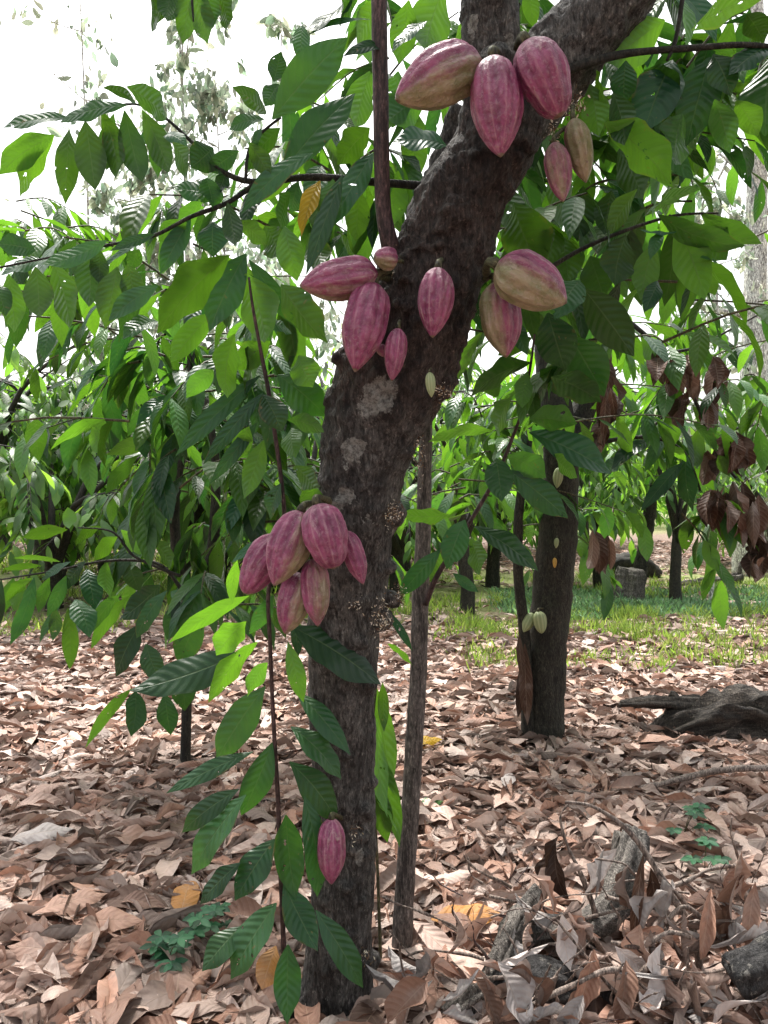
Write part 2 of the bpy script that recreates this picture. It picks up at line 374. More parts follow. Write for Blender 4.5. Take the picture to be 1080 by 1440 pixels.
def ground_mat():
    m = NT('forest floor'); pos = m.pos()
    n1 = m.noise(pos, 1.1, 5, .6); n2 = m.noise(pos, 14, 6, .7); n3 = m.noise(pos, 70, 4, .7)
    sy = m.n('SeparateXYZ'); m.put(sy.inputs[0], pos)
    soil = m.mix(m.step(n2, .35, .68), (.085, .055, .042), (.25, .17, .14))
    soil = m.mix(m.step(n3, .5, .7), soil, (.36, .29, .25))
    grass = m.mix(m.step(n3, .3, .7), (.10, .15, .035), (.27, .30, .11))
    y = m.math('ADD', sy.outputs[1], m.math('MULTIPLY_ADD', n1, 5.0, -2.5))
    band = m.math('MULTIPLY', m.step(y, 7.6, 9.2), m.math('SUBTRACT', 1.0, m.step(y, 13, 16)))
    band = m.math('MULTIPLY', band, m.step(n1, .33, .5))
    far = m.math('MULTIPLY', m.step(y, 24, 32), .8)
    g = m.math('MAXIMUM', band, far)
    h = m.math('ADD', n2, m.math('MULTIPLY', n3, .5))
    return m.done(m.princ(m.mix(m.math('MULTIPLY', g, .8), soil, grass), .9, .2, m.bump(h, .8, .03)))
M['ground'] = ground_mat()

# ---------------------------------------------------------------- ground
def gz(x, y):
    return .025 * np.sin(x * 2.1 + .4) * np.sin(y * 1.7) + .012 * np.sin(x * 5.3 + y * 3.1)
def axis(a, b, near, k):
    t = np.linspace(-1, 1, k); s = np.sign(t) * np.abs(t) ** 3
    return near + np.where(s > 0, s * (b - near), s * (near - a))
gx = axis(-260, 260, 0, 181); gy = axis(-60, 420, 4, 181)
X, Y = np.meshgrid(gx, gy); Z = gz(X, Y) * np.clip(1 - (np.abs(Y - 4) - 20) / 20, 0, 1)
mb = MB(); K = len(gx)
i = np.arange(K - 1)[:, None] * K + np.arange(K - 1)[None]
mb.add(np.stack([X, Y, Z], -1).reshape(-1, 3), np.stack([i, i + 1, i + K + 1, i + K], -1).reshape(-1, 4))
g = mb.build('ground', M['ground']); g['kind'] = 'structure'

# ---------------------------------------------------------------- leaf litter
def litter(mb, n, y0, y1, slope, pad, nu, nv, seed, Lm=.19, keep=None):
    rs = np.random.RandomState(seed)
    y = y0 + (y1 - y0) * rs.rand(n * 2) ** .9; w = slope * y + pad; x = (rs.rand(n * 2) * 2 - 1) * w
    ok = rs.rand(n * 2) < w / w.max()
    if keep is not None: ok &= keep(x, y, rs)
    x = x[ok]; y = y[ok]; k = len(x)
    z = gz(x, y) + .006 + .045 * rs.rand(k)
    az = rs.rand(k) * 2 * PI; pi = rs.randn(k) * .16
    D = np.stack([np.cos(az) * np.cos(pi), np.sin(az) * np.cos(pi), np.sin(pi)], 1)
    flip = np.where(rs.rand(k) < .42, -1.0, 1.0)
    N = np.stack([rs.randn(k) * .19, rs.randn(k) * .19, np.ones(k)], 1) * flip[:, None]
    L = Lm * np.where(rs.rand(k) < .28, .25 + .3 * rs.rand(k), .62 + .7 * rs.rand(k)); W = L * (.30 + .13 * rs.rand(k))
    r = rs.rand(k, 3); big = rs.rand(k) < .25
    leaves(mb, np.stack([x, y, z], 1) - D * (L / 2)[:, None], D, N, L, W, bend=rs.randn(k) * .5, fold=rs.rand(k) * .42 * rs.choice([1, -1, 1], k),
           wave=.04 + .10 * rs.rand(k), curl=rs.randn(k) * .7, twist=rs.randn(k) * .5, nu=nu, nv=nv, r=r, seed=seed)
    return k
mb = MB()
litter(mb, 10500, 1.1, 3.4, .62, .9, 9, 6, 3, Lm=.195)
litter(mb, 24000, 3.4, 8.0, .60, 1.2, 6, 4, 4, Lm=.18, keep=lambda x, y, rs: (y < 6.9 - 1.3 * (x > .7) + .5 * np.sin(x * 1.9) + .5 * rs.randn(len(x))) | (rs.rand(len(x)) < .25))
def patchy(x, y, rs):
    a = np.sin(x * 1.3 + 2) + np.sin(y * 1.7 + x * .6) + rs.randn(len(x)) * .6
    return (a > .3) | (y > 13)
litter(mb, 15000, 8.0, 22, .55, 1.5, 3, 2, 5, Lm=.17, keep=patchy)
o = mb.build('leaf_litter', M['litter']); o['kind'] = 'stuff'
tag(o, 'thick layer of curled pinkish brown dead cocoa leaves covering the ground', 'leaf litter')
# broken bits and twiglets between the leaves
mb = MB(); rs = np.random.RandomState(8); n = 900
y = 1.5 + 6 * rs.rand(n) ** 1.4; x = (rs.rand(n) * 2 - 1) * (.6 * y + .5); az = rs.rand(n) * 6.28
for k in range(260):
    a = np.array([x[k], y[k], gz(x[k], y[k]) + .03 + .03 * rs.rand()]); d = np.array([math.cos(az[k]), math.sin(az[k]), rs.randn() * .1]) * (.08 + .22 * rs.rand())
    tube(mb, [a, a + d * .5 + rs.randn(3) * .008, a + d], [.0022, .002, .001], 5, 4)
o = mb.build('fallen_twigs', M['twig']); o['kind'] = 'stuff'; tag(o, 'thin broken twigs scattered among the fallen leaves', 'twigs')

# ---------------------------------------------------------------- grass and herbs
def grass(name, n, xr, yr, hgt, mat, seed, label, clump=.5, wid=.006, lean=.5, cat='grass', holes=.0, near=None):
    rs = np.random.RandomState(seed); mb = MB()
    c = max(int(n / 26), 1); cx = xr[0] + (xr[1] - xr[0]) * rs.rand(c); cy = yr[0] + (yr[1] - yr[0]) * rs.rand(c)
    idx = rs.randint(0, c, n); x = cx[idx] + rs.randn(n) * clump * .12; y = cy[idx] + rs.randn(n) * clump * .12
    if near is not None:
        k = near(x, y, rs); x = x[k]; y = y[k]; n = len(x)
    B = np.stack([x, y, gz(x, y) + .0], 1)
    D = np.stack([rs.randn(n) * lean, rs.randn(n) * lean, np.ones(n)], 1); N = rs.randn(n, 3); N[:, 2] = .3
    L = hgt * (.5 + rs.rand(n)); leaves(mb, B, D, N, L, wid * (.6 + .8 * rs.rand(n)) * (1 if wid < .02 else 1), bend=rs.rand(n) * 1.4, fold=.2, nu=3, nv=2, r=rs.rand(n, 3), seed=seed)
    o = mb.build(name, mat); o['kind'] = 'stuff'; tag(o, label, cat); return o
grass('grass', 12000, (.7, 5.5), (5.6, 8.5), .12, M['grass'], 24, 'bright grass tufts at the right rim of the litter', near=lambda x, y, rs: np.sin(x * 3.1) + np.sin(y * 4.3 + x) + rs.randn(len(x)) * .5 > -.1, wid=.010)
g1 = lambda x, y, rs: (np.sin(x * 1.1 + y * .9) + np.sin(y * 2.3 - x) + rs.randn(len(x)) * .4) > -.1
grass('grass', 24000, (-7, 8), (6.9, 12.5), .13, M['grass'], 21, 'patchy short green grass strip beyond the leaf litter', near=g1, wid=.011)
grass('grass', 16000, (-14, -.5), (10, 24), .16, M['grass'], 22, 'sunlit pale green grass between the far trees', near=None, wid=.02)
grass('ground_cover', 9000, (1.4, 5.2), (8.2, 10.6), .10, M['herb'], 23, 'bluish green low herbs growing in front of the tree stump', wid=.016, lean=.9, cat='ground cover')

# ---------------------------------------------------------------- hand placed leaves
def hand(mb, rows, d, seed, spread=.06, dry=0.0, nu=12, nv=6):
    """rows: (bx,by,tx,ty,w,style[,depth]); style letters: d dark top facing us, t teal glossy top, b backlit, o olive backlit, y pale yellow"""
    rs = np.random.RandomState(seed)
    Bs = []; Ds = []; Ns = []; Ls = []; Ws = []; Rr = []; be = []; fo = []; tw = []
    for row in rows:
        bx, by, tx, ty, w, stl = row[:6]; dd = row[6] if len(row) > 6 else d + (rs.rand() - .5) * 2 * spread
        a = P(bx, by, dd); e = P(tx, ty, dd + (rs.rand() - .6) * .10 * dd / 1.6)
        D = e - a; L = np.linalg.norm(D); D = D / L
        view = nrm((a + e) / 2 - CAM)
        # hold the picture width while the blade tilts
        if stl in 'dt': N = -view * 1.0 + np.array([0, 0, .75]) + rs.randn(3) * .28
        else: N = view * 1.0 + np.array([0, 0, .9]) + rs.randn(3) * .25
        N = N + rs.randn(3) * .9 * dry
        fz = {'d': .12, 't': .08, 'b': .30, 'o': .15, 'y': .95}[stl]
        tone = {'d': .10, 't': .0, 'b': .72, 'o': .35, 'y': 1.0}[stl] + rs.rand() * .22  # backlight and shade painted as leaf tone: lighter backlit styles, darker shaded ones
        N = nrm(N - D * np.dot(N, D)); c = abs(np.dot(N, view))
        W = .90 * w / F * dd / max(.85, c)
        Bs.append(a); Ds.append(D); Ns.append(N); Ls.append(L); Ws.append(W); Rr.append((tone, rs.rand(), rs.rand()))
        be.append((.35 + rs.rand() * (.6 + 1.3 * dry)) * (1 if rs.rand() < .85 - .35 * dry else -1)); fo.append(.08 + rs.rand() * .28 + dry * (.1 + .9 * rs.rand())); tw.append(rs.randn() * (.3 + 1.0 * dry))
    leaves(mb, np.array(Bs), np.array(Ds), np.array(Ns), np.array(Ls), np.array(Ws), bend=np.array(be), fold=np.array(fo), wave=.055 + .10 * dry,
           curl=-.15 + .9 * dry, twist=np.array(tw), nu=nu, nv=nv, r=np.array(Rr), seed=seed)

def twig(mbs, mbl, path, rad, nleaf, L, rs, hang=.8, tone=(.2, .8), nu=6, nv=4, seg=5, start=.15, n=8):
    """a leafy twig: stem tube into mbs, alternate hanging leaves into mbl"""
    p = tube(mbs, path, rad, n, seg, cap=False) if mbs is not None else spline(path, rad, n)[0]
    T = nrm(np.gradient(p, axis=0)); ts = np.linspace(start, 1, nleaf)
    B = np.stack([np.interp(ts, np.linspace(0, 1, n), p[:, k]) for k in range(3)], 1)
    TT = nrm(np.stack([np.interp(ts, np.linspace(0, 1, n), T[:, k]) for k in range(3)], 1))
    side = nrm(np.cross(TT, np.array([0, 0, 1.0]))) * np.where(np.arange(nleaf) % 2, 1, -1)[:, None]
    h = hang * (.5 + rs.rand(nleaf))
    D = TT * (.35 + .4 * rs.rand(nleaf))[:, None] + side * (.45 + .3 * rs.rand(nleaf))[:, None] + np.array([0, 0, -1.0]) * h[:, None] + rs.randn(nleaf, 3) * .15
    N = np.array([0, 0, 1.0]) * 1.0 + side * .35 + TT * .5 + rs.randn(nleaf, 3) * .3
    LL = L * (.6 + .55 * rs.rand(nleaf)); t = tone[0] + (tone[1] - tone[0]) * rs.rand(nleaf)
    leaves(mbl, B, D, N, LL, LL * (.27 + .09 * rs.rand(nleaf)), bend=.3 + rs.rand(nleaf) * .7, fold=.05 + rs.rand(nleaf) * .3, wave=.04, twist=rs.randn(nleaf) * .3,
           nu=nu, nv=nv, r=np.stack([t, rs.rand(nleaf), rs.rand(nleaf)], 1), seed=rs.randint(1 << 30))

# ---------------------------------------------------------------- main cocoa tree
def TD(y):                                  # distance of the trunk axis at image row y
    return float(np.interp(y, [-200, 0, 400, 700, 1100, 1440], [1.46, 1.52, 1.63, 1.73, 1.86, 1.95]))
tree = thing('cocoa_tree', 'big leaning cocoa tree with forked scaly dark trunk loaded with pink pods', 'tree', P(470, 1445, TD(1440)) * [1, 1, 0])
body = [(468, 1475, 66), (470, 1425, 56), (474, 1380, 50), (480, 1300, 45), (484, 1200, 42), (482, 1100, 43), (481, 1000, 46), (484, 900, 50), (490, 830, 53),
        (499, 760, 52), (507, 700, 56), (516, 640, 63), (528, 590, 69), (548, 540, 77), (570, 490, 80), (592, 430, 74), (614, 380, 66), (632, 330, 62), (652, 280, 59),
        (684, 230, 56), (714, 180, 54), (748, 130, 54), (788, 80, 53), (832, 30, 52), (885, -35, 52), (950, -120, 48)]
def PP(rows, off=0.0):
    pts = [P(x, y, TD(y) + off) for x, y, w in rows]; rad = [w / F * (TD(y) + off) for x, y, w in rows]
    return pts, rad
mb = MB()
pts, rad = PP(body); pts[0][2] = -.12; tube(mb, pts, rad, 90, 28)
pts, rad = PP([(612, 400, 50), (640, 330, 50), (668, 250, 44), (684, 170, 40), (692, 100, 39), (690, 40, 39), (686, -30, 38), (684, -120, 34)], .0); tube(mb, pts, rad, 40, 24)
pts, rad = PP([(590, 400, 42), (592, 345, 27), (603, 280, 21), (630, 215, 20), (650, 150, 18)], .10); tube(mb, pts, rad, 26, 16)
knob = [(556, 722, 20, -.02), (549, 742, 13, .0), (552, 842, 13, .0), (538, 872, 16, -.03), (612, 535, 30, -.04), (470, 560, 16, .0), (545, 575, 26, -.09), (462, 1262, 15, -.05),
        (500, 1170, 12, -.04), (520, 1350, 16, .0), (425, 1420, 40, -.02), (505, 1425, 34, -.02), (655, 420, 24, -.02), (552, 400, 24, -.03), (600, 480, 26, -.08), (640, 300, 24, -.08), (800, 105, 20, -.02),
        (560, 480, 20, -.10), (490, 505, 18, -.02), (700, 82, 22, -.07), (740, 200, 20, -.04), (640, 470, 18, -.06)]
for x, y, w, off in knob:
    c = P(x, y, TD(y) + off); r0 = w / F * TD(y)
    tube(mb, [c + [0, 0, -r0], c + [0, 0, -r0 * .7], c, c + [0, 0, r0 * .7], c + [0, 0, r0]], [.001, r0 * .7, r0, r0 * .7, .001], 9, 10)
kr = np.random.RandomState(404)
for k in range(110):
    f = kr.rand() * 22; i0 = int(f); f -= i0; x = body[i0][0] * (1 - f) + body[i0 + 1][0] * f; y = body[i0][1] * (1 - f) + body[i0 + 1][1] * f; hw = body[i0][2]
    sx = (kr.rand() * 2 - 1) * .97; w = 6 + 9 * kr.rand(); c = P(x + sx * hw, y, TD(y)) + [0, -math.sqrt(1 - sx * sx) * hw / F * TD(y) * .97, 0]; r0 = w / F * TD(y)
    tube(mb, [c + [0, 0, -r0 * .8], c + [0, 0, -r0 * .5], c, c + [0, 0, r0 * .5], c + [0, 0, r0 * .8]], [.001, r0 * .7, r0, r0 * .7, .001], 7, 8)
for a, b, w in (((440, 1420), (372, 1455), 24), ((500, 1430), (560, 1470), 20), ((470, 1430), (440, 1500), 24)):      # root flare
    q = P(*a, 1.93); e = P(*b, 1.9); e[2] = -.04; tube(mb, [q, (q + e) / 2 + [0, 0, .01], e], [w / F * 1.9, w * .8 / F * 1.9, .01], 8, 10)
tmp = bpy.data.objects.new('trunk', mb.mesh('trunk')); COL.objects.link(tmp)
md = tmp.modifiers.new('r', 'REMESH'); md.mode = 'VOXEL'; md.voxel_size = .0052; md.use_smooth_shade = True
sm = tmp.modifiers.new('s', 'SMOOTH'); sm.iterations = 6; sm.factor = .6
dg = bpy.context.evaluated_depsgraph_get(); me = bpy.data.meshes.new_from_object(tmp.evaluated_get(dg))
bpy.data.objects.remove(tmp)
nv = len(me.vertices); co = np.zeros(nv * 3, np.float32); me.vertices.foreach_get('co', co); co = co.reshape(-1, 3).astype(float)
no = np.zeros(nv * 3, np.float32); me.vertices.foreach_get('normal', no); no = no.reshape(-1, 3)
dis = np.zeros(nv)
for k in range(nv):
    c = co[k]; z = c[2]
    rough = .35 + .9 * math.exp(-((z - 1.62) / .22) ** 2) + .35 * (z > 1.75)
    v1 = noise.noise((c[0] * 11, c[1] * 11, c[2] * 7)); v2 = noise.fractal((c[0] * 42, c[1] * 42, c[2] * 26), 1.0, 2.1, 3)
    v3 = noise.noise((c[0] * 25 + 9, c[1] * 25, c[2] * 62)); v4 = 1 - abs(noise.noise((c[0] * 60, c[1] * 60, c[2] * 16 + 4)))
    dis[k] = v1 * .009 + v2 * .0085 * rough + v3 * .004 * rough + (v4 - .75) * .006
co += no * dis[:, None] - np.array(tree.location)
me.vertices.foreach_set('co', co.astype(np.float32).ravel()); me.update()
spots = []
for x, y, rx, ry, off in ((533, 555, 24, 24, -.13), (518, 572, 14, 16, -.12), (495, 632, 17, 19, -.11), (488, 697, 13, 10, -.1), (473, 712, 12, 13, -.1), (505, 1205, 6, 14, -.08),
                          (516, 730, 8, 8, -.1), (665, 30, 6, 14, -.05), (745, 48, 7, 9, -.05), (720, 60, 9, 14, -.05), (483, 655, 5, 6, -.1)):
    t = TD(y) + off; spots.append((P(x, y, t), (rx / F * t * 1.08, ry / F * t * 1.08)))
M['bark'] = bark_mat('cocoa bark', (.034, .029, .027), (.150, .137, .126), (.120, .115, .108), spots=spots, patch=.60, bumpd=.022)
me.materials.clear(); me.materials.append(M['bark'])
tr = bpy.data.objects.new('trunk', me); COL.objects.link(tr); tr.parent = tree

# upright shoot on the left of the fork
mb = MB(); tube(mb, [P(556, 368, 1.60), P(548, 343, 1.58), P(540, 300, 1.57), (P(537, 240, 1.56)), P(535, 120, 1.55), P(533, -10, 1.54), P(531, -150, 1.52)], [x / F * 1.57 for x in (13, 13, 11, 11, 11, 11, 10)], 40, 12, bump=.03)
mb.build('shoot', M['bark_shoot'], tree)
# flower cushions
def cushion(cx, cy, d, rx, ry, n, seed, light=.5):
    rs = np.random.RandomState(seed); c = P(cx, cy, d)
    n = int(n * 1.6); B = c + np.stack([rs.randn(n) * rx * .5, rs.randn(n) * .008, rs.randn(n) * ry * .5], 1) / 1.0 * [d / F, 1, d / F]
    D = rs.randn(n, 3) + [.2, -1.0, -.1]
    m_ = MB(); tone = np.where(rs.rand(n) < light, .72 + .28 * rs.rand(n), .5 * rs.rand(n))
    L = .003 + .007 * rs.rand(n); leaves(m_, B, D, rs.randn(n, 3), L, L * .35, bend=.5, nu=3, nv=2, r=np.stack([tone, rs.rand(n), rs.rand(n)], 1), seed=seed)
    return m_.build('blossoms', M['flower'], tree)
for k, (cx, cy, off, rx, ry, n, lt) in enumerate([(553, 722, -.075, 14, 16, 130, .4), (537, 870, -.085, 16, 30, 150, .55), (562, 835, -.02, 9, 20, 90, .3), (500, 850, -.10, 12, 14, 25, .8), (588, 640, -.05, 12, 40, 90, .35),
                                                  (622, 552, -.10, 16, 12, 80, .3), (808, 150, -.07, 14, 16, 130, .45), (778, 185, -.06, 8, 12, 40, .6), (660, 105, -.09, 10, 8, 30, .5), (553, 385, -.06, 9, 25, 40, .4),
                                                  (500, 1170, -.10, 12, 12, 30, .3), (515, 1345, -.07, 10, 16, 40, .4), (680, 440, -.06, 10, 12, 40, .6)]):
    cushion(cx, cy, TD(cy) + off, rx, ry, n, 100 + k, lt)

# branches of the big tree with their leaves
def branch(parent, rows, d, seg=8, name='branch', mat='bark_far', dend=None):
    mb = MB(); n = len(rows); dd = np.linspace(d, d if dend is None else dend, n)
    tube(mb, [P(x, y, q) for (x, y, w), q in zip(rows, dd)], [w / F * q / 2 for (x, y, w), q in zip(rows, dd)], n * 5, seg, bump=.05)
    return mb.build(name, M[mat], parent)
branch(tree, [(600, 262, 12), (530, 256, 11), (440, 249, 10), (360, 256, 9), (312, 240, 7), (265, 195, 5), (228, 163, 4), (185, 146, 3), (120, 160, 2)], 1.62)
branch(tree, [(362, 256, 8), (320, 285, 7), (268, 305, 6), (215, 332, 5), (150, 345, 4), (70, 362, 3), (-20, 380, 3)], 1.62)
branch(tree, [(790, 100, 14), (850, 82, 12), (900, 73, 10), (980, 67, 9), (1050, 63, 8), (1120, 70, 6)], 1.48)
branch(tree, [(760, 385, 7), (815, 352, 6), (880, 324, 5), (950, 303, 4), (1010, 300, 3)], 1.75)
branch(tree, [(395, 165, 4), (370, 185, 4), (350, 210, 4), (345, 256, 5)], 1.60)
branch(tree, [(962, -20, 7), (955, 30, 6), (948, 62, 6), (938, 85, 4)], 1.48)
branch(tree, [(268, -60, 6), (270, 0, 4), (272, 30, 2)], 1.55)
UL = [(178, 148, 84, 172, 32, 'd'), (95, 165, 0, 182, 38, 'd'), (145, 124, 192, 146, 20, 'o'), (178, 122, 234, 168, 38, 'o'), (75, 190, -2, 246, 42, 'b'), (76, 190, 28, 277, 42, 'y'),
      (97, 183, 92, 288, 34, 'b'), (120, 170, 134, 268, 42, 'b'), (143, 155, 163, 252, 34, 'b'), (175, 155, 200, 256, 36, 'o'), (200, 155, 237, 243, 34, 'b'), (243, 200, 262, 250, 32, 'b'),
      (235, 175, 188, 216, 18, 't'), (232, 190, 264, 206, 22, 't'), (160, 160, 150, 240, 26, 'o'), (215, 170, 222, 250, 26, 'o'),
      (218, 330, 155, 353, 16, 't'), (196, 345, 137, 393, 15, 't'), (150, 338, 58, 372, 32, 'd'), (64, 366, 0, 388, 32, 'd'), (50, 352, -5, 343, 34, 'd'), (50, 375, 55, 447, 38, 'b'), (75, 367, 98, 462, 42, 'b'),
      (125, 347, 125, 432, 42, 'o'), (165, 375, 148, 462, 44, 'b'), (180, 370, 190, 432, 36, 'b'), (12, 385, 20, 468, 36, 'b'), (-10, 395, 8, 445, 30, 'd'), (222, 402, 152, 452, 32, 'd'), (222, 452, 172, 478, 34, 'd'),
      (196, 350, 184, 380, 24, 'o'), (140, 350, 140, 400, 28, 'o'), (310, 268, 242, 262, 40, 'd'), (300, 312, 300, 362, 44, 't'), (290, 250, 300, 296, 36, 'd'), (268, 308, 225, 386, 32, 'd'), (300, 208, 268, 236, 42, 'd'),
      (318, 238, 302, 275, 26, 't'), (335, 212, 292, 242, 30, 'd'), (262, 312, 222, 340, 34, 'o'), (320, 285, 330, 345, 28, 'o'), (395, 245, 500, 131, 55, 'd'), (440, 215, 338, 302, 32, 't'), (383, 168, 490, 52, 62, 'd'),
      (385, 115, 395, 72, 28, 'd'), (392, 118, 372, 150, 26, 'd'), (500, -12, 398, 44, 46, 'd'), (425, 35, 421, 88, 24, 'd'), (522, 28, 432, 50, 14, 't'), (545, -5, 502, 62, 34, 'b'), (505, -5, 478, 34, 34, 'o'), (375, 160, 326, 122, 28, 'o'),
      (372, 168, 322, 183, 24, 'd'), (368, 180, 358, 208, 14, 't'), (394, 180, 346, 240, 36, 'o'), (545, 68, 482, 80, 18, 't'), (482, 245, 430, 388, 26, 't'), (525, 215, 462, 326, 34, 'd'), (520, 180, 474, 232, 46, 'b'),
      (262, -30, 213, 46, 42, 'o'), (265, -30, 257, 62, 32, 'b'), (268, -25, 292, 62, 36, 'b'), (290, -20, 300, 40, 28, 'o'), (306, -20, 318, 44, 28, 'b'), (245, -30, 235, 30, 30, 'o'),
      (400, 318, 418, 396, 44, 'b'), (372, 318, 392, 362, 42, 'b'), (435, 328, 452, 374, 38, 'b'), (408, 270, 395, 320, 36, 'o'), (360, 262, 345, 320, 30, 't'), (440, 270, 452, 330, 30, 'b'), (505, 265, 500, 340, 40, 'b'),
      (470, 250, 455, 310, 34, 'o'), (350, 200, 380, 250, 30, 'b'), (420, 255, 410, 300, 30, 'd'), (480, 330, 500, 360, 36, 'b'), (335, 310, 375, 345, 32, 'b'), (520, 100, 500, 180, 40, 'b', 1.8), (515, 0, 520, 90, 40, 'b', 1.8)]
mb = MB(); hand(mb, UL, 1.60, 31); mb.build('foliage', M['leaf'], tree)
mb = MB(); hand(mb, [(450, 254, 424, 333, 30, 'd')], 1.6, 33); o = mb.build('leaf', M['leaf_yellow'], tree); o['label'] = 'yellow leaf among the green leaves of the upper branch'
UR = [(945, 85, 903, 192, 64, 't'), (998, 80, 965, 206, 62, 't'), (1003, 76, 1028, 136, 42, 't'), (880, 85, 878, 146, 40, 'd'), (1084, 62, 1024, 106, 38, 't'), (1088, 75, 1076, 192, 68, 'd'), (972, 42, 1082, -8, 50, 'b'),
      (935, 28, 852, 88, 62, 'b'), (850, 172, 946, 264, 74, 'b'), (830, 118, 842, 192, 42, 'b'), (862, 130, 878, 205, 40, 'o'), (960, 160, 950, 232, 56, 'o'), (1005, 140, 1026, 216, 42, 'o'), (1035, 142, 1066, 192, 38, 'b'), (905, 100, 960, 140, 40, 'o'),
      (840, 100, 850, 140, 30, 'b'), (1050, 20, 1075, 60, 40, 'b'), (905, 305, 986, 266, 30, 'o', 1.72), (925, 302, 1050, 346, 40, 'o', 1.72), (985, 300, 1072, 343, 34, 'b', 1.75), (952, 312, 992, 422, 54, 'b', 1.75), (975, 318, 1022, 366, 50, 'o', 1.78), (930, 325, 914, 366, 18, 't', 1.7),
      (952, 326, 898, 322, 14, 't', 1.7), (880, 330, 865, 402, 56, 'o', 1.75), (920, 340, 900, 422, 38, 'b', 1.8), (984, 362, 1010, 370, 14, 'd', 1.7), (988, 385, 1006, 416, 22, 'b', 1.9), (820, 405, 892, 502, 62, 'o', 1.75), (896, 266, 855, 332, 34, 'b', 1.72),
      (860, 268, 850, 330, 40, 'o', 1.8), (770, 440, 795, 522, 64, 'd', 1.75), (722, 285, 765, 384, 76, 'b', 1.72), (775, 230, 790, 320, 40, 'b', 1.85), (820, 262, 812, 340, 46, 'o', 1.85), (735, 470, 748, 500, 30, 'b', 1.75), (800, 470, 850, 558, 66, 'd', 1.8), (775, 530, 846, 566, 52, 'o', 1.8),
      (830, 360, 850, 420, 50, 'o', 1.85), (790, 330, 800, 400, 56, 'b', 1.9), (870, 210, 905, 280, 46, 'o', 1.9), (925, 395, 905, 440, 24, 't', 1.8), (700, 250, 735, 330, 40, 'b', 1.8), (640, 70, 615, 130, 60, 'b', 1.8), (575, 0, 560, 90, 44, 'b', 1.8), (625, -20, 600, 70, 60, 'b', 1.85),
      (560, 100, 552, 180, 44, 'o', 1.8), (628, 205, 552, 200, 50, 't', 1.58), (600, 130, 545, 170, 50, 'o', 1.8), (600, 30, 550, 75, 24, 't', 1.7), (575, 170, 590, 250, 40, 'b', 1.9), (560, 240, 550, 320, 40, 'b', 1.9), (740, -20, 752, 40, 26, 'b', 1.8), (690, 420, 705, 470, 40, 'o', 1.85),
      (815, 395, 780, 450, 44, 'd', 1.7), (722, 450, 742, 500, 24, 't', 1.7)]
mb = MB(); hand(mb, UR, 1.50, 32); mb.build('foliage', M['leaf'], tree)
rs = np.random.RandomState(88); mbs = MB(); mbl = MB()
for x0, x1, y0, y1, n, d0, d1 in ((640, 1080, 90, 330, 26, 1.95, 2.7), (660, 960, 300, 500, 16, 1.95, 2.6), (330, 560, 120, 470, 15, 1.95, 2.7), (540, 760, -40, 200, 12, 2.0, 2.6), (150, 330, 330, 460, 4, 2.0, 2.8), (860, 1090, -20, 110, 9, 1.9, 2.4)):
    for k in range(n):
        d = d0 + (d1 - d0) * rs.rand(); c = P(x0 + (x1 - x0) * rs.rand(), y0 + (y1 - y0) * rs.rand(), d); e = np.array([rs.randn() * .26, rs.randn() * .15, -.04 + rs.randn() * .10])
        twig(mbs, mbl, [c, c + e * .5 + [0, 0, .03], c + e], [.004, .003, .002], 7, .21, rs, hang=1.0, tone=(.0, 1.0), nu=7, nv=4)
mbl.build('foliage', M['leaf'], tree, also=mbs, mat2=M['stem'])
# crown above the picture frame: keeps the trunk in its own shade
rs = np.random.RandomState(77); mbs = MB(); mbl = MB()
for k in range(64):
    a = rs.rand() * 2 * PI; r0 = .25 + 1.5 * rs.rand() ** .7; c = np.array([.25 + math.cos(a) * r0 * 1.15, 1.5 + math.sin(a) * r0 * .9, 2.72 + .9 * rs.rand()]); c[2] = max(c[2], 1.3 + 850 / F * (c[1] + .3) + .3 + .3 * rs.rand())
    d = np.array([math.cos(a), math.sin(a), -.08]) * (.4 + .3 * rs.rand())
    twig(mbs, mbl, [c, c + d * .5 + [0, 0, .05], c + d], [.006, .004, .002], 12, .25, rs, hang=.55, nu=6)
mbl.build('foliage', M['leaf'], tree, also=mbs, mat2=M['stem'])
mbs = MB()
for a, b, c, d in [((.85, 1.42, 2.6), (1.1, 1.4, 3.0), (1.5, 1.6, 3.3), .04), ((.30, 1.5, 2.6), (.2, 1.5, 2.9), (-.6, 1.9, 3.2), .04), ((.30, 1.5, 2.6), (.3, 1.4, 3.0), (.4, .9, 3.3), .035)]:
    mbs = MB(); tube(mbs, [a, b, c], [d, d * .7, .008], 12, 8, bump=.05); mbs.build('branch', M['bark_far'], tree)

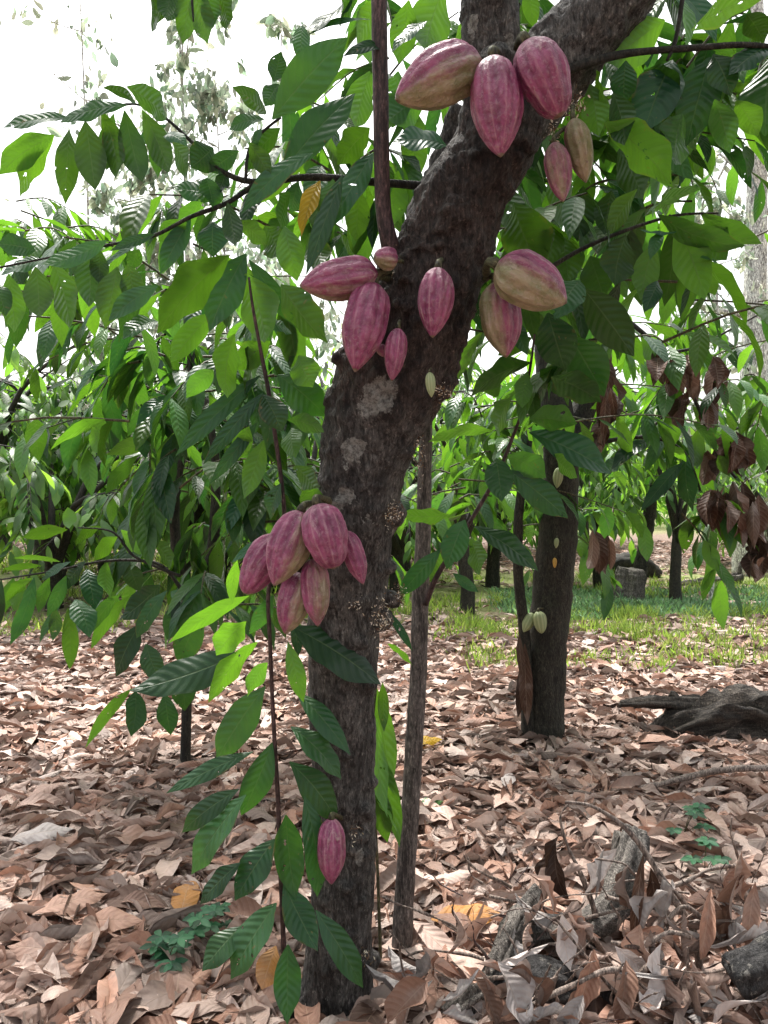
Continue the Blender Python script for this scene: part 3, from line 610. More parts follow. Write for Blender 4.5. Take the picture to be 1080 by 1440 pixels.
# ---------------------------------------------------------------- pods
def pod(name, label, base, tip, wpx, d, dt=None, green=(0, 0, -1), gk=.2, stalk=None, mat='pod', cat='cocoa pod', group='pink cocoa pods on the big trunk', seed=1, blunt=0.0, neck=.06, roll=0.0):
    rs = np.random.RandomState(seed); a = P(*base, d); b = P(*tip, d if dt is None else dt); D = b - a; L = np.linalg.norm(D); D = D / L
    Wd = .965 * wpx / F * (d if dt is None else (d + dt) / 2)
    t = thing(name, label, cat, a, group)
    A = nrm(np.cross(D, [0.1, 1, .05])); Bv = np.cross(D, A); nl, ns = (44, 60) if wpx > 24 else (20, 30)
    u = np.linspace(0, 1, nl); uu = [0, .02, .06, .13, .25, .4, .55, .7, .82, .91, .97, 1]
    ww = [.10, .30, .52, .76, .95, 1.0, .97, .83, .60 + blunt * .16, .36 + blunt * .22, .15 + blunt * .2, 0.015]
    # smooth profile: interpolate, then average
    up = np.linspace(0, 1, 200); pr = np.interp(up, uu, ww); ker = np.ones(13) / 13; pad = np.concatenate([pr[:1].repeat(6), pr, pr[-1:].repeat(6)]); pr = np.convolve(pad, ker, 'valid')
    pr[-6:] = np.interp(np.arange(6), [0, 5], [pr[-7], .02]); pr[:4] = np.interp(np.arange(4), [0, 3], [.08, pr[4]]); w = np.interp(u, up, pr)
    ang = np.arange(ns) * 2 * PI / ns + roll
    bow = rs.randn() * .03 * L
    V = []; R = []
    g = nrm(np.array(green, float))
    for i in range(nl):
        rid = .5 + .5 * np.cos(ang * 5 + .35 * np.sin(ang)); r2 = .5 + .5 * np.cos(ang * 10)
        k = .05 * (rid - .5) + .11 * (r2 - .5) * (1 - u[i] ** 4)
        rr = w[i] * Wd / 2 * (1 + k * min(1, u[i] * 8) + rs.randn(ns) * .004 + .02 * math.sin(u[i] * 11 + seed))
        dirs = np.cos(ang)[:, None] * A + np.sin(ang)[:, None] * Bv
        V.append(a + D * (u[i] * L) + Bv * bow * math.sin(u[i] * PI) + dirs * rr[:, None])
        gg = np.clip((dirs @ g) * .5 + .5, 0, 1) * gk * 2 + .25 * gk * u[i]
        R.append(np.stack([r2, gg, np.full(ns, u[i] ** 1.0 * (1 if i > nl - 3 else .8))], 1))
    V = np.concatenate(V); R = np.concatenate(R); q = []
    for i in range(nl - 1):
        for j in range(ns):
            k = (j + 1) % ns; q.append((i * ns + j, (i + 1) * ns + j, (i + 1) * ns + k, i * ns + k))
    m_ = MB(); m = len(V); V = np.concatenate([V, [a + D * .001], [b + D * Wd * .01]]); R = np.concatenate([R, [[.5, gk, 0]], [[.5, gk, 1]]])
    tt = []
    for j in range(ns):
        k = (j + 1) % ns; tt += [(m, j, k), (m + 1, (nl - 1) * ns + k, (nl - 1) * ns + j)]
    m_.add(V, q, tt, None, R)
    # orient the object so its own z runs along the pod (the rind grain follows it)
    me_ = m_.mesh('rind', a); qr = Vector(D).to_track_quat('Z', 'Y'); t.rotation_mode = 'QUATERNION'; t.rotation_quaternion = qr
    me_.transform(qr.to_matrix().inverted().to_4x4()); me_.materials.append(M[mat])
    o = bpy.data.objects.new('rind', me_); COL.objects.link(o); o.parent = t
    s = MB(); e = P(*stalk[:2], stalk[2]) if stalk else a - D * Wd * .35 + [0, .02, .0]
    r0 = max(Wd * .075, .0016)
    tube(s, [a + D * Wd * .06, a - D * Wd * .12, (a - D * Wd * .2 + e) / 2, e], [r0 * 1.7, r0 * 1.25, r0, r0 * 1.3], 10, 8, bump=.08)
    ms = s.mesh('stalk', a); ms.transform(qr.to_matrix().inverted().to_4x4()); ms.materials.append(M['stem'])
    so = bpy.data.objects.new('stalk', ms); COL.objects.link(so); so.parent = t
    return t
G1 = 'pink cocoa pods on the big trunk'
pod('cocoa_pod', 'fat pink pod with tan underside pointing left, leftmost of the trio under the fork', (675, 88), (556, 140), 80, 1.40, 1.36, (0.1, 0, -1), .50, (690, 90, 1.46), seed=1, roll=.3, blunt=.2)
pod('cocoa_pod', 'large pink pod hanging straight down, middle one of the trio under the fork', (693, 80), (704, 221), 73, 1.36, 1.35, (0, -.2, -1), .28, (698, 74, 1.46), seed=2)
pod('cocoa_pod', 'deep pink pod leaning right on the limb, rightmost of the trio under the fork', (740, 58), (788, 165), 72, 1.36, 1.36, (.3, 0, -1), .25, (728, 66, 1.46), seed=3, blunt=.8)
pod('cocoa_pod', 'small slim purple pod hanging in the air below the mossy blossoms of the limb', (779, 200), (792, 284), 37, 1.44, 1.44, (0, -.5, -1), .40, (795, 180, 1.48), seed=4)
pod('cocoa_pod', 'small slim brown and dull purple pod just right of a smaller purple one', (806, 166), (824, 257), 37, 1.46, 1.47, (.3, -1, 0), .62, (806, 150, 1.48), seed=5, roll=.2)
pod('cocoa_pod', 'magenta pod lying sideways and pointing left beneath the dark upright shoot', (531, 384), (421, 402), 61, 1.50, 1.46, (0, -.2, -1), .30, (548, 382, 1.56), seed=6, roll=.1)
pod('cocoa_pod', 'long magenta pod hanging right below the sideways one at the trunk edge', (526, 398), (499, 523), 63, 1.49, 1.46, (1, 0, -.6), .22, (545, 392, 1.56), seed=7)
pod('cocoa_pod', 'little round pink pod at the foot of the dark upright shoot', (558, 366), (526, 361), 33, 1.49, 1.47, (0, 0, -1), .4, (566, 368, 1.55), seed=8, blunt=.8)
pod('cocoa_pod', 'single pink pod hanging on the middle of the trunk below the fork', (616, 376), (608, 475), 50, 1.47, 1.46, (-.2, 0, -1), .30, (620, 366, 1.52), seed=9)
pod('cocoa_pod', 'short narrow pink pod hanging over the trunk beside the long magenta one', (560, 461), (551, 536), 31, 1.47, 1.47, (0, 0, -1), .15, (562, 452, 1.52), seed=10)
pod('cocoa_pod', 'tiny pale cream pod on the dark scaly bark', (604, 523), (607, 559), 14, 1.47, 1.47, (0, 0, -1), .5, (606, 518, 1.52), mat='gpod', seed=11)
pod('cocoa_pod', 'large half green half pink pod pointing right beside the trunk', (698, 372), (797, 426), 77, 1.46, 1.44, (-.35, 0, -1), .60, (684, 384, 1.54), seed=12, roll=.25, blunt=.1)
pod('cocoa_pod', 'tan and pink striped pod hanging behind the half green one', (697, 396), (712, 503), 58, 1.54, 1.54, (-.8, 0, .2), .46, (682, 392, 1.58), seed=13, roll=.1)
pod('cocoa_pod', 'plump blunt pink pod at the top of the lower bunch, lying on the trunk', (446, 708), (470, 800), 64, 1.50, 1.49, (-.2, 0, -1), .22, (462, 705, 1.60), seed=14, blunt=1.0, roll=.2)
pod('cocoa_pod', 'large pink pod with a pale lower edge slanting down left in the lower bunch', (424, 718), (385, 824), 62, 1.52, 1.50, (1, 0, -.7), .42, (450, 708, 1.60), seed=15, roll=.4)
pod('cocoa_pod', 'pink pod at the far left of the lower bunch, half hidden by a larger one', (392, 752), (343, 835), 55, 1.58, 1.57, (0, 0, -1), .2, (440, 715, 1.64), seed=16, blunt=.5)
pod('cocoa_pod', 'pink pod with a whitish scar, lowest left of the lower bunch', (424, 804), (401, 892), 49, 1.55, 1.54, (1, -.2, -.4), .42, (452, 730, 1.62), seed=17)
pod('cocoa_pod', 'pointed pink pod with pale stripes hanging under the plump blunt one', (440, 784), (447, 881), 42, 1.53, 1.52, (.4, -.5, -.4), .32, (460, 730, 1.60), seed=18, roll=.3)
pod('cocoa_pod', 'slim pink pod at the right end of the lower bunch, against the trunk', (486, 746), (511, 822), 32, 1.54, 1.54, (0, 0, -1), .1, (478, 728, 1.62), seed=19)
pod('cocoa_pod', 'lone bright pink pod low on the trunk beside large green leaves', (466, 1150), (466, 1244), 41, 1.68, 1.68, (1, 0, 0), .22, (480, 1150, 1.80), seed=20)
pod('cocoa_pod', 'tiny pinkish pod peeping out behind a narrow pink pod', (534, 484), (540, 502), 15, 1.52, 1.52, (0, 0, -1), .4, (540, 478, 1.58), seed=21)

# ---------------------------------------------------------------- slender bare stem with leafy side shoot
sl = thing('young_cocoa_tree', 'slender bare reddish brown stem behind the big trunk with one leafy side shoot', 'young tree', P(562, 1365, 2.11) * [1, 1, 0])
mb = MB(); rows = [(560, 1390, 33), (563, 1365, 32), (568, 1270, 28), (576, 1150, 26), (584, 1020, 25), (588, 950, 24), (591, 850, 24), (595, 750, 22), (597, 680, 20), (599, 600, 18), (598, 480, 16), (592, 380, 14)]
tube(mb, [P(x, y, 2.11) for x, y, w in rows], [w / F * 2.11 / 2 for x, y, w in rows], 110, 14, bump=.045, seed=2); mb.build('trunk', M['bark_pole'], sl)
branch(sl, [(598, 850, 9), (612, 815, 8), (640, 768, 6), (668, 722, 6), (698, 670, 6), (722, 612, 5), (733, 580, 4), (745, 520, 4), (752, 470, 3)], 2.08, mat='bark_shoot', dend=1.9)
SLV = [(698, 644, 706, 706, 38, 't'), (716, 661, 799, 729, 44, 't'), (744, 608, 860, 667, 52, 't'), (694, 606, 602, 622, 30, 'b'), (746, 510, 662, 558, 52, 'o'), (718, 560, 700, 614, 40, 'b'), (742, 522, 734, 574, 26, 'b'), (744, 588, 812, 596, 48, 'o'), (714, 640, 768, 672, 44, 'o'),
       (778, 638, 812, 672, 32, 'b'), (654, 731, 628, 801, 42, 't'), (667, 740, 757, 803, 38, 't'), (620, 772, 560, 839, 30, 't'), (662, 758, 674, 809, 36, 'b'), (622, 775, 606, 819, 22, 'b'), (637, 806, 673, 833, 17, 'd'), (634, 724, 562, 722, 32, 'b'), (760, 520, 810, 560, 44, 'o'), (748, 475, 700, 500, 30, 'b'),
       (745, 530, 755, 600, 22, 'o'), (545, 858, 580, 916, 13, 't'), (545, 905, 580, 936, 16, 'b'), (700, 560, 680, 520, 30, 'b')]
mb = MB(); hand(mb, SLV, 1.98, 41, .08); mb.build('foliage', M['leaf'], sl)

# ---------------------------------------------------------------- thin sapling in front, left of the trunk
sp_ = thing('cocoa_sapling', 'thin straight sapling stem close to the trunk, hung with big drooping green leaves', 'sapling', P(400, 1450, 1.86) * [1, 1, 0])
mb = MB(); rows = [(403, 1462, 9), (402, 1400, 8), (399, 1335, 8), (395, 1230, 7.5), (391, 1130, 7), (386, 1040, 6.5), (382, 960, 6), (379, 890, 6), (377, 840, 6), (384, 790, 6), (399, 735, 6), (396, 680, 6), (388, 620, 6), (378, 552, 6), (366, 490, 5), (355, 430, 4), (350, 390, 3)]
tube(mb, [P(x, y, np.interp(y, [400, 1400], [1.62, 1.84])) for x, y, w in rows], [w / F * 1.75 / 2 for x, y, w in rows], 80, 8, bump=.06); mb.build('stem', M['bark_shoot'], sp_)
SP1 = [(417, 972, 493, 1062, 33, 'd'), (409, 1022, 480, 1096, 40, 'd'), (407, 1071, 474, 1156, 44, 'd'), (411, 881, 536, 963, 62, 'd'), (402, 1146, 416, 1267, 44, 'd'), (428, 1120, 446, 1262, 42, 'd'), (399, 1243, 447, 1338, 48, 'd'), (444, 1280, 511, 1390, 40, 'd'), (405, 1328, 404, 1442, 42, 'd'),
       (373, 965, 304, 1070, 48, 'd'), (356, 1057, 233, 1116, 27, 'd'), (383, 1044, 339, 1147, 42, 'd'), (336, 1110, 256, 1171, 32, 'd'), (346, 1118, 269, 1230, 50, 'd'), (386, 1180, 330, 1267, 48, 'd'), (338, 1213, 281, 1272, 32, 'd'), (389, 1270, 324, 1378, 54, 'd'), (338, 1303, 284, 1366, 42, 'd'),
       (340, 918, 181, 972, 58, 'd')]
SP2 = [(362, 903, 293, 988, 42, 'y'), (350, 838, 236, 905, 26, 'b'), (346, 874, 304, 922, 46, 'y'), (383, 838, 350, 892, 28, 't'), (405, 903, 427, 988, 28, 'b'), (376, 932, 348, 980, 34, 'b'), (385, 756, 325, 792, 15, 't'),
       (366, 528, 246, 642, 30, 't'), (370, 552, 285, 654, 25, 't'), (362, 594, 294, 682, 22, 't'), (390, 527, 459, 586, 56, 'd'), (370, 555, 397, 607, 42, 'd'), (405, 590, 456, 608, 30, 'o'), (410, 602, 416, 644, 34, 'b'), (371, 619, 343, 702, 36, 'b'), (322, 360, 220, 470, 72, 'b'), (346, 357, 294, 467, 56, 'd'),
       (345, 385, 372, 482, 60, 'y'), (350, 365, 418, 462, 30, 't'), (395, 400, 462, 484, 62, 'b'), (375, 452, 411, 470, 24, 'd'), (365, 480, 345, 560, 50, 'o'), (330, 470, 320, 560, 46, 'b'), (420, 500, 440, 545, 46, 'b'), (380, 480, 330, 520, 40, 'b'), (300, 440, 240, 510, 40, 'b'), (415, 655, 448, 700, 34, 'b'), (350, 600, 330, 650, 30, 'b'),
       (395, 680, 380, 730, 28, 't'), (300, 520, 262, 560, 30, 'o'), (425, 690, 452, 718, 34, 'b')]
mb = MB(); hand(mb, SP1, 1.73, 51, .05); hand(mb, SP2, 1.68, 52, .08); mb.build('foliage', M['leaf'], sp_)
mb = MB(); hand(mb, [(388, 1330, 368, 1392, 38, 'd')], 1.82, 54); o = mb.build('leaf', M['amber'], sp_); o['label'] = 'withered orange brown leaf at the foot of the stem'
mb = MB(); hand(mb, [(334, 788, 326, 850, 18, 'y')], 1.7, 55); o = mb.build('leaf', M['leaf'], sp_); o['label'] = 'small pale yellowish green leaf beside the lower bunch of pods'
# light green seedling leaves to the right of the trunk foot
sd = thing('cocoa_seedling', 'pale green seedling leaves hanging just right of the trunk foot', 'seedling', P(540, 1190, 2.05) * [1, 1, 0])
mb = MB(); tube(mb, [P(536, 1400, 2.05) * [1, 1, 0], P(530, 1200, 2.05), P(522, 1060, 2.05), P(530, 960, 2.05)], [.005, .004, .004, .002], 20, 6); mb.build('stem', M['stem'], sd)
mb = MB(); hand(mb, [(528, 965, 552, 1112, 38, 'y'), (522, 1050, 562, 1192, 32, 'b'), (526, 1095, 545, 1185, 30, 'y'), (530, 1010, 545, 1150, 30, 'b'), (520, 1120, 558, 1170, 22, 'b'), (538, 960, 540, 1030, 18, 'y')], 2.05, 56, .04); mb.build('foliage', M['leaf'], sd)

# ---------------------------------------------------------------- leafy young tree on the left
lt = thing('cocoa_tree', 'dense dark leaved young cocoa tree with thin stem standing left of the sapling', 'tree', P(260, 1090, 3.6) * [1, 1, 0])
mb = MB(); s_ = 3.6 / F
tube(mb, [P(260, 1105, 3.6), P(261, 1050, 3.6), P(263, 980, 3.6), P(262, 900, 3.6), P(250, 800, 3.6), P(246, 700, 3.6), P(262, 600, 3.6), P(268, 480, 3.6), P(250, 380, 3.6)], np.array([8, 7.5, 7, 8, 8, 7, 6, 5, 3]) * s_, 60, 10, bump=.06)
mb.build('trunk', M['bark_far'], lt)
mb = MB(); tube(mb, [P(262, 930, 3.6), P(285, 850, 3.55), P(300, 760, 3.5), P(303, 650, 3.5), P(290, 560, 3.5)], np.array([8, 9, 8, 6, 3]) * s_, 30, 8, bump=.06); mb.build('limb', M['bark_far'], lt)
branch(lt, [(256, 830, 6), (228, 796, 5), (190, 788, 4.5), (140, 790, 4), (80, 802, 3), (20, 812, 2.5), (-20, 818, 2)], 3.0)
branch(lt, [(254, 810, 5), (215, 795, 4), (186, 780, 4), (158, 748, 3), (110, 742, 2)], 2.9)
LL_ = [(122, 800, 133, 859, 31, 't'), (48, 812, 14, 907, 25, 'd'), (45, 813, 8, 846, 22, 'b'), (70, 812, 54, 862, 20, 'o'), (95, 808, 66, 867, 22, 'd'), (85, 850, 55, 906, 13, 'd'), (95, 855, 98, 942, 23, 'b'), (78, 855, 74, 902, 19, 'o'), (106, 843, 126, 897, 34, 'd'), (235, 830, 192, 898, 27, 't'), (225, 823, 168, 872, 38, 'd'),
       (240, 832, 273, 850, 24, 't'), (250, 845, 257, 882, 28, 't'), (197, 878, 163, 952, 38, 'd'), (170, 835, 126, 892, 22, 'o'), (182, 838, 128, 913, 24, 'b'), (95, 745, 31, 756, 20, 'b'), (97, 743, 95, 713, 20, 'b'), (142, 741, 106, 766, 22, 'b'), (165, 755, 133, 788, 26, 'b'), (85, 790, 18, 785, 10, 'b'), (60, 796, 3, 801, 10, 'b'), (100, 790, 58, 816, 15, 't'),
       (180, 790, 196, 832, 30, 'o'), (20, 812, -10, 870, 26, 'o'), (2, 815, 0, 880, 18, 'd'), (190, 972, 184, 1036, 34, 'd'), (232, 975, 240, 1034, 30, 'd'), (186, 968, 120, 1052, 18, 'b'), (30, 812, 20, 860, 22, 'b'), (150, 790, 155, 840, 26, 'b'), (170, 745, 200, 790, 30, 'b'), (215, 760, 240, 800, 32, 'b'), (205, 690, 195, 760, 28, 'o'), (120, 790, 90, 830, 26, 'd'),
       (260, 840, 235, 900, 34, 'd'), (280, 860, 250, 930, 38, 'd'), (205, 905, 225, 960, 34, 'd'), (250, 930, 260, 1000, 36, 'd'), (215, 620, 150, 640, 24, 'b'), (195, 590, 205, 645, 26, 't'), (195, 640, 148, 695, 24, 'o'), (130, 600, 140, 640, 24, 'y'), (160, 590, 150, 660, 32, 'b')]
mb = MB(); hand(mb, LL_, 3.0, 61, .1, nu=8, nv=4)
rs = np.random.RandomState(62); tmps = MB()
for k in range(105):
    x = 170 + 260 * rs.rand() ** .9; y = (430 + 430 * rs.rand()) if x > 220 else (470 + 160 * rs.rand()); d = 2.6 + 1.7 * rs.rand()
    if x > 330 and y > 760: continue
    c = P(x, y, d); e = np.array([rs.randn() * .30, rs.randn() * .2, -.06 + rs.randn() * .12])
    twig(tmps, mb, [c, c + e * .5 + [0, 0, .05], c + e], [.005, .004, .002], 9, .23, rs, hang=1.0, tone=(.0, .9), nu=6, nv=4)
for k in range(26):
    c = P(-30 + 270 * rs.rand(), 275 + 150 * rs.rand(), 3.6 + 1.6 * rs.rand()); e = np.array([rs.randn() * .4, rs.randn() * .2, -.05 + rs.randn() * .1])
    twig(tmps, mb, [c, c + e * .5 + [0, 0, .05], c + e], [.005, .004, .002], 11, .24, rs, hang=.9, tone=(.3, 1.0), nu=5, nv=4)
mb.build('foliage', M['leaf'], lt, also=tmps, mat2=M['stem'])

# ---------------------------------------------------------------- cocoa tree on the right with green pods
rt = thing('cocoa_tree', 'middle distance cocoa tree with dark mossy trunk carrying small green pods', 'tree', P(763, 1045, 4.07) * [1, 1, 0])
mb = MB(); s_ = 4.07 / F
tube(mb, [P(762, 1062, 4.07), P(763, 1035, 4.07), P(766, 980, 4.07), P(770, 900, 4.07), P(778, 820, 4.07), P(785, 740, 4.07), P(788, 670, 4.07), P(786, 600, 4.05), P(775, 530, 4.05), P(768, 460, 4.05), P(775, 380, 4.05)], np.array([34, 31, 28, 28, 28, 27, 25, 23, 20, 16, 12]) * s_, 90, 18, bump=.05, seed=4)
tube(mb, [P(788, 660, 4.05), P(810, 600, 4.1), P(835, 540, 4.1), P(850, 470, 4.15), P(870, 400, 4.2)], np.array([22, 19, 16, 13, 10]) * s_, 30, 12, bump=.07, seed=1)
mb.build('trunk', M['bark_far'], rt)
st2 = thing('cocoa_sapling', 'thin dark sapling stem with peeling brown sheath against the podded mossy trunk', 'sapling', P(740, 1040, 4.0) * [1, 1, 0])
mb = MB(); tube(mb, [P(744, 1045, 4.0), P(741, 980, 4.0), P(738, 900, 4.0), P(730, 820, 4.0), P(728, 760, 4.0), P(733, 690, 4.0), P(745, 620, 4.0)], np.array([9, 9, 8, 7, 7, 6, 4]) * s_, 40, 8, bump=.08); mb.build('stem', M['bark_far'], st2)
mb = MB(); hand(mb, [(738, 905, 742, 1020, 22, 'd', 3.92), (732, 935, 728, 1010, 16, 'd', 3.94), (730, 890, 737, 960, 12, 'd', 3.94)], 3.94, 63, nu=8, nv=4); mb.build('sheath', M['amber'] if False else M['dead'], st2)
G2 = 'green pods on the mossy trunk'
pod('cocoa_pod', 'whitish green ribbed pod hanging on the front of the mossy trunk', (757, 859), (762, 891), 19, 3.92, 3.92, mat='gpod', group=G2, seed=31, stalk=(764, 856, 3.98), blunt=.5)
pod('cocoa_pod', 'green pod tilted down left beside its whitish twin on the mossy trunk', (750, 862), (736, 889), 17, 3.98, 3.96, mat='gpod', group=G2, seed=32, stalk=(760, 860, 4.0))
pod('cocoa_pod', 'small upright green pod higher up near the fork of the mossy trunk', (786, 657), (783, 687), 14, 3.92, 3.92, mat='gpod', group=G2, seed=33, stalk=(788, 652, 3.98))
pod('cocoa_pod', 'pale grey green pod on the thin right limb above the mossy trunk', (830, 526), (834, 553), 19, 3.98, 3.98, mat='gpod', group=G2, seed=34, stalk=(836, 520, 4.05), blunt=.6)
pod('cocoa_pod', 'tiny yellow green pod halfway up the mossy trunk', (783, 756), (782, 771), 7, 3.95, 3.95, mat='gpod', group=G2, seed=35, stalk=(785, 752, 3.99))
pod('cocoa_pod', 'tiny shrivelled orange pod just below a tiny yellow green one', (780, 784), (780, 799), 6, 3.95, 3.95, mat='ypod', group=G2, seed=36, stalk=(783, 781, 3.99))
branch(rt, [(788, 640, 9), (830, 627, 7), (880, 616, 6), (930, 618, 5), (965, 640, 4), (985, 690, 3)], 3.7)
branch(rt, [(905, 615, 4), (935, 583, 3.5), (960, 560, 2)], 3.7)
branch(rt, [(870, 440, 7), (930, 490, 6), (950, 510, 5), (985, 580, 5), (1010, 640, 5), (1035, 672, 4)], 3.6)
branch(rt, [(945, 495, 5), (980, 488, 4), (1030, 462, 3), (1090, 430, 2)], 3.6)
RTL = [(965, 640, 975, 720, 36, 't'), (960, 650, 900, 720, 24, 't'), (915, 620, 860, 660, 26, 't'), (880, 640, 850, 668, 38, 'd'), (940, 625, 965, 650, 18, 'b'), (965, 640, 1005, 690, 26, 'b'), (880, 560, 830, 575, 20, 'b'), (960, 570, 910, 580, 14, 'b'), (940, 580, 950, 625, 26, 'b'),
       (985, 600, 980, 660, 24, 'b'), (870, 480, 850, 520, 40, 'b'), (900, 470, 930, 510, 34, 'b'), (1010, 640, 1026, 670, 20, 'b'), (880, 720, 905, 760, 26, 'b'), (905, 735, 910, 790, 22, 'b'), (990, 760, 1010, 805, 24, 'b'), (1040, 735, 1060, 770, 24, 'b')]
mb = MB(); hand(mb, RTL, 3.6, 64, .1, nu=8, nv=4)
rs = np.random.RandomState(65); tmps = MB()
for k in range(120):
    x = 600 + 500 * rs.rand(); y = 250 + 500 * rs.rand() ** 1.0; d = 3.4 + 2.2 * rs.rand()
    if x > 960 and y < 420 and rs.rand() < .8: continue
    c = P(x, y, d); e = np.array([rs.randn() * .33, rs.randn() * .2, -.06 + rs.randn() * .12])
    twig(tmps, mb, [c, c + e * .5 + [0, 0, .05], c + e], [.005, .004, .002], 9, .24, rs, hang=.9, tone=(.2, 1.0), nu=5, nv=4)
mb.build('foliage', M['leaf'], rt, also=tmps, mat2=M['stem'])
# dead brown leaves hanging from the right tree
DL = []
rs = np.random.RandomState(66)
for cx, cy, n, sx, sy, h in [(925, 500, 6, 14, 10, 45), (960, 500, 6, 14, 10, 60), (1000, 510, 8, 16, 10, 55), (995, 565, 4, 10, 10, 38), (955, 560, 4, 10, 8, 40), (1035, 610, 7, 12, 12, 50), (998, 630, 3, 6, 10, 50), (1000, 690, 4, 10, 10, 50), (1020, 690, 9, 18, 14, 60), (1060, 700, 9, 18, 12, 60), (1065, 775, 4, 12, 10, 38),
                         (835, 745, 3, 6, 8, 58), (850, 755, 3, 6, 6, 48), (846, 500, 5, 8, 12, 60), (858, 545, 7, 9, 16, 60), (850, 590, 6, 10, 10, 36), (1060, 760, 3, 10, 8, 44)]:
    for k in range(n):
        x = cx + rs.randn() * sx * .6; y = cy + rs.randn() * sy * .6; DL.append((x, y, x + rs.randn() * 7, y + h * (.7 + .5 * rs.rand()), 18 + 16 * rs.rand(), 'd' if rs.rand() < .5 else 'o'))
mb = MB(); hand(mb, DL, 3.55, 67, .12, dry=.4, nu=8, nv=6); o = mb.build('leaves', M['dead'], rt); o['label'] = 'withered brown leaves hanging in bunches from the right branches'

# ---------------------------------------------------------------- grove behind: prototypes and copies
def grove_proto(name, label, h, nl, seed, leafL=.24, lowest=.28, mat='leaf_far', group='cocoa trees in the rows behind', spread=1.0, tw=9, lv=13):
    rs = np.random.RandomState(seed); t = thing(name, label, 'tree', (0, 0, 0), group); s = MB(); l = MB()
    top = h * .36; tube(s, [(0, 0, -.1), (.03, .02, .3), (rs.randn() * .06, rs.randn() * .06, top)], [.11, .085, .07], 16, 10, bump=.06)
    for k in range(nl):
        a = k * 2 * PI / nl + rs.rand() * .7; r1 = spread * (.6 + .5 * rs.rand()); z1 = top + (h - top) * (.25 + .5 * rs.rand()); z2 = top + (h - top) * (.5 + .5 * rs.rand())
        p0 = np.array([0, 0, top * (.75 + .25 * rs.rand())]); p1 = np.array([math.cos(a) * r1 * .5, math.sin(a) * r1 * .5, z1]); p2 = np.array([math.cos(a) * r1 * 1.4, math.sin(a) * r1 * 1.4, z2])
        p = tube(s, [p0, p1, p2], [.05, .03, .010], 10, 7, bump=.05)
        for j in range(tw):
            q = p[rs.randint(3, 10)]; b = a + rs.randn() * .9; ln = spread * (.35 + .5 * rs.rand())
            e = q + np.array([math.cos(b) * ln, math.sin(b) * ln, -ln * (.1 + .9 * rs.rand())])
            m_ = (q + e) / 2 + [0, 0, ln * .18]
            twig(s, l, [q, m_, e], [.008, .005, .002], lv, leafL, rs, hang=.8, tone=(.0, 1.0), nu=4, nv=2, seg=4, n=6)
    s.build('trunk', M['bark_far'], t); l.build('crown', M[mat], t)
    return t
def copy_tree(t, x, y, rz, sc, label):
    r = t.copy(); COL.objects.link(r); r.location = (x, y, 0); r.rotation_euler = (0, 0, rz); r.scale = (sc, sc, sc); r['label'] = label
    for ch in t.children:
        c = ch.copy(); COL.objects.link(c); c.parent = r
    return r
protos = [grove_proto('cocoa_tree', '', 3.4, 6, 201), grove_proto('cocoa_tree', '', 3.0, 5, 202, lowest=.2, spread=1.2), grove_proto('cocoa_tree', '', 3.8, 7, 203, spread=1.1)]
LOC = [(-5.0, 9.6, .3, 1.05, 'bushy cocoa tree at the left edge beyond the litter'), (-5.6, 10.6, 1.9, 1.1, 'tall cocoa tree at the far left past the grass'), (-2.4, 11.5, 3.2, .95, 'cocoa tree behind the dense young tree, on the grass'),
       (-.9, 9.0, 4.4, .9, 'cocoa tree showing through just left of the big trunk'), (.9, 8.5, 5.1, .92, 'cocoa tree showing between the slender stem and mossy trunk'), (2.7, 12.8, .9, 1.0, 'cocoa tree standing behind the stump'),
       (3.6, 9.4, 2.2, .8, 'cocoa tree with thin trunk behind the hanging dead leaves'), (5.6, 11.0, 4.9, .95, 'cocoa tree at the right edge beyond the herbs'), (.4, 13.8, 2.7, 1.1, 'cocoa tree in the second row behind the slender stem'),
       (-4.4, 16, 2.0, 1.35, 'sunlit cocoa tree far left at the end of the grass'), (-8.5, 17, .4, 1.3, 'far cocoa tree at the left edge of the clearing'), (-1.2, 17.5, 1.0, 1.3, 'far cocoa tree directly behind the big trunk'), (4.4, 17, 5.2, 1.2, 'far cocoa tree behind the small fallen log'),
       (8.2, 16, 3.5, 1.25, 'far cocoa tree at the right edge of the plot'), (1.8, 19.5, 2.4, 1.3, 'far cocoa tree seen right of the mossy trunk top'), (-6.5, 23, 4.2, 1.6, 'hazy cocoa tree deep in the left background'), (6.5, 23, 2.9, 1.5, 'hazy cocoa tree deep in the right background'),
       (-12, 24, 1.4, 1.6, 'hazy cocoa tree at the far left horizon'), (12.5, 23, 5.6, 1.6, 'hazy cocoa tree at the far right horizon'), (0, 26, 3.6, 1.7, 'hazy cocoa tree deep behind the trunk')]
for k, (x, y, a, s, lb) in enumerate(LOC):
    t = protos[k % 3]
    if k < 3: t.location = (x, y, 0); t.rotation_euler = (0, 0, a); t.scale = (s, s, s); t['label'] = lb
    else: copy_tree(t, x, y, a, s, lb)
shr = grove_proto('cocoa_shrub', '', 2.0, 7, 208, lowest=.1, spread=.9, tw=10, lv=12, group='low leafy cocoa bushes behind the rows'); shr['category'] = 'bush'
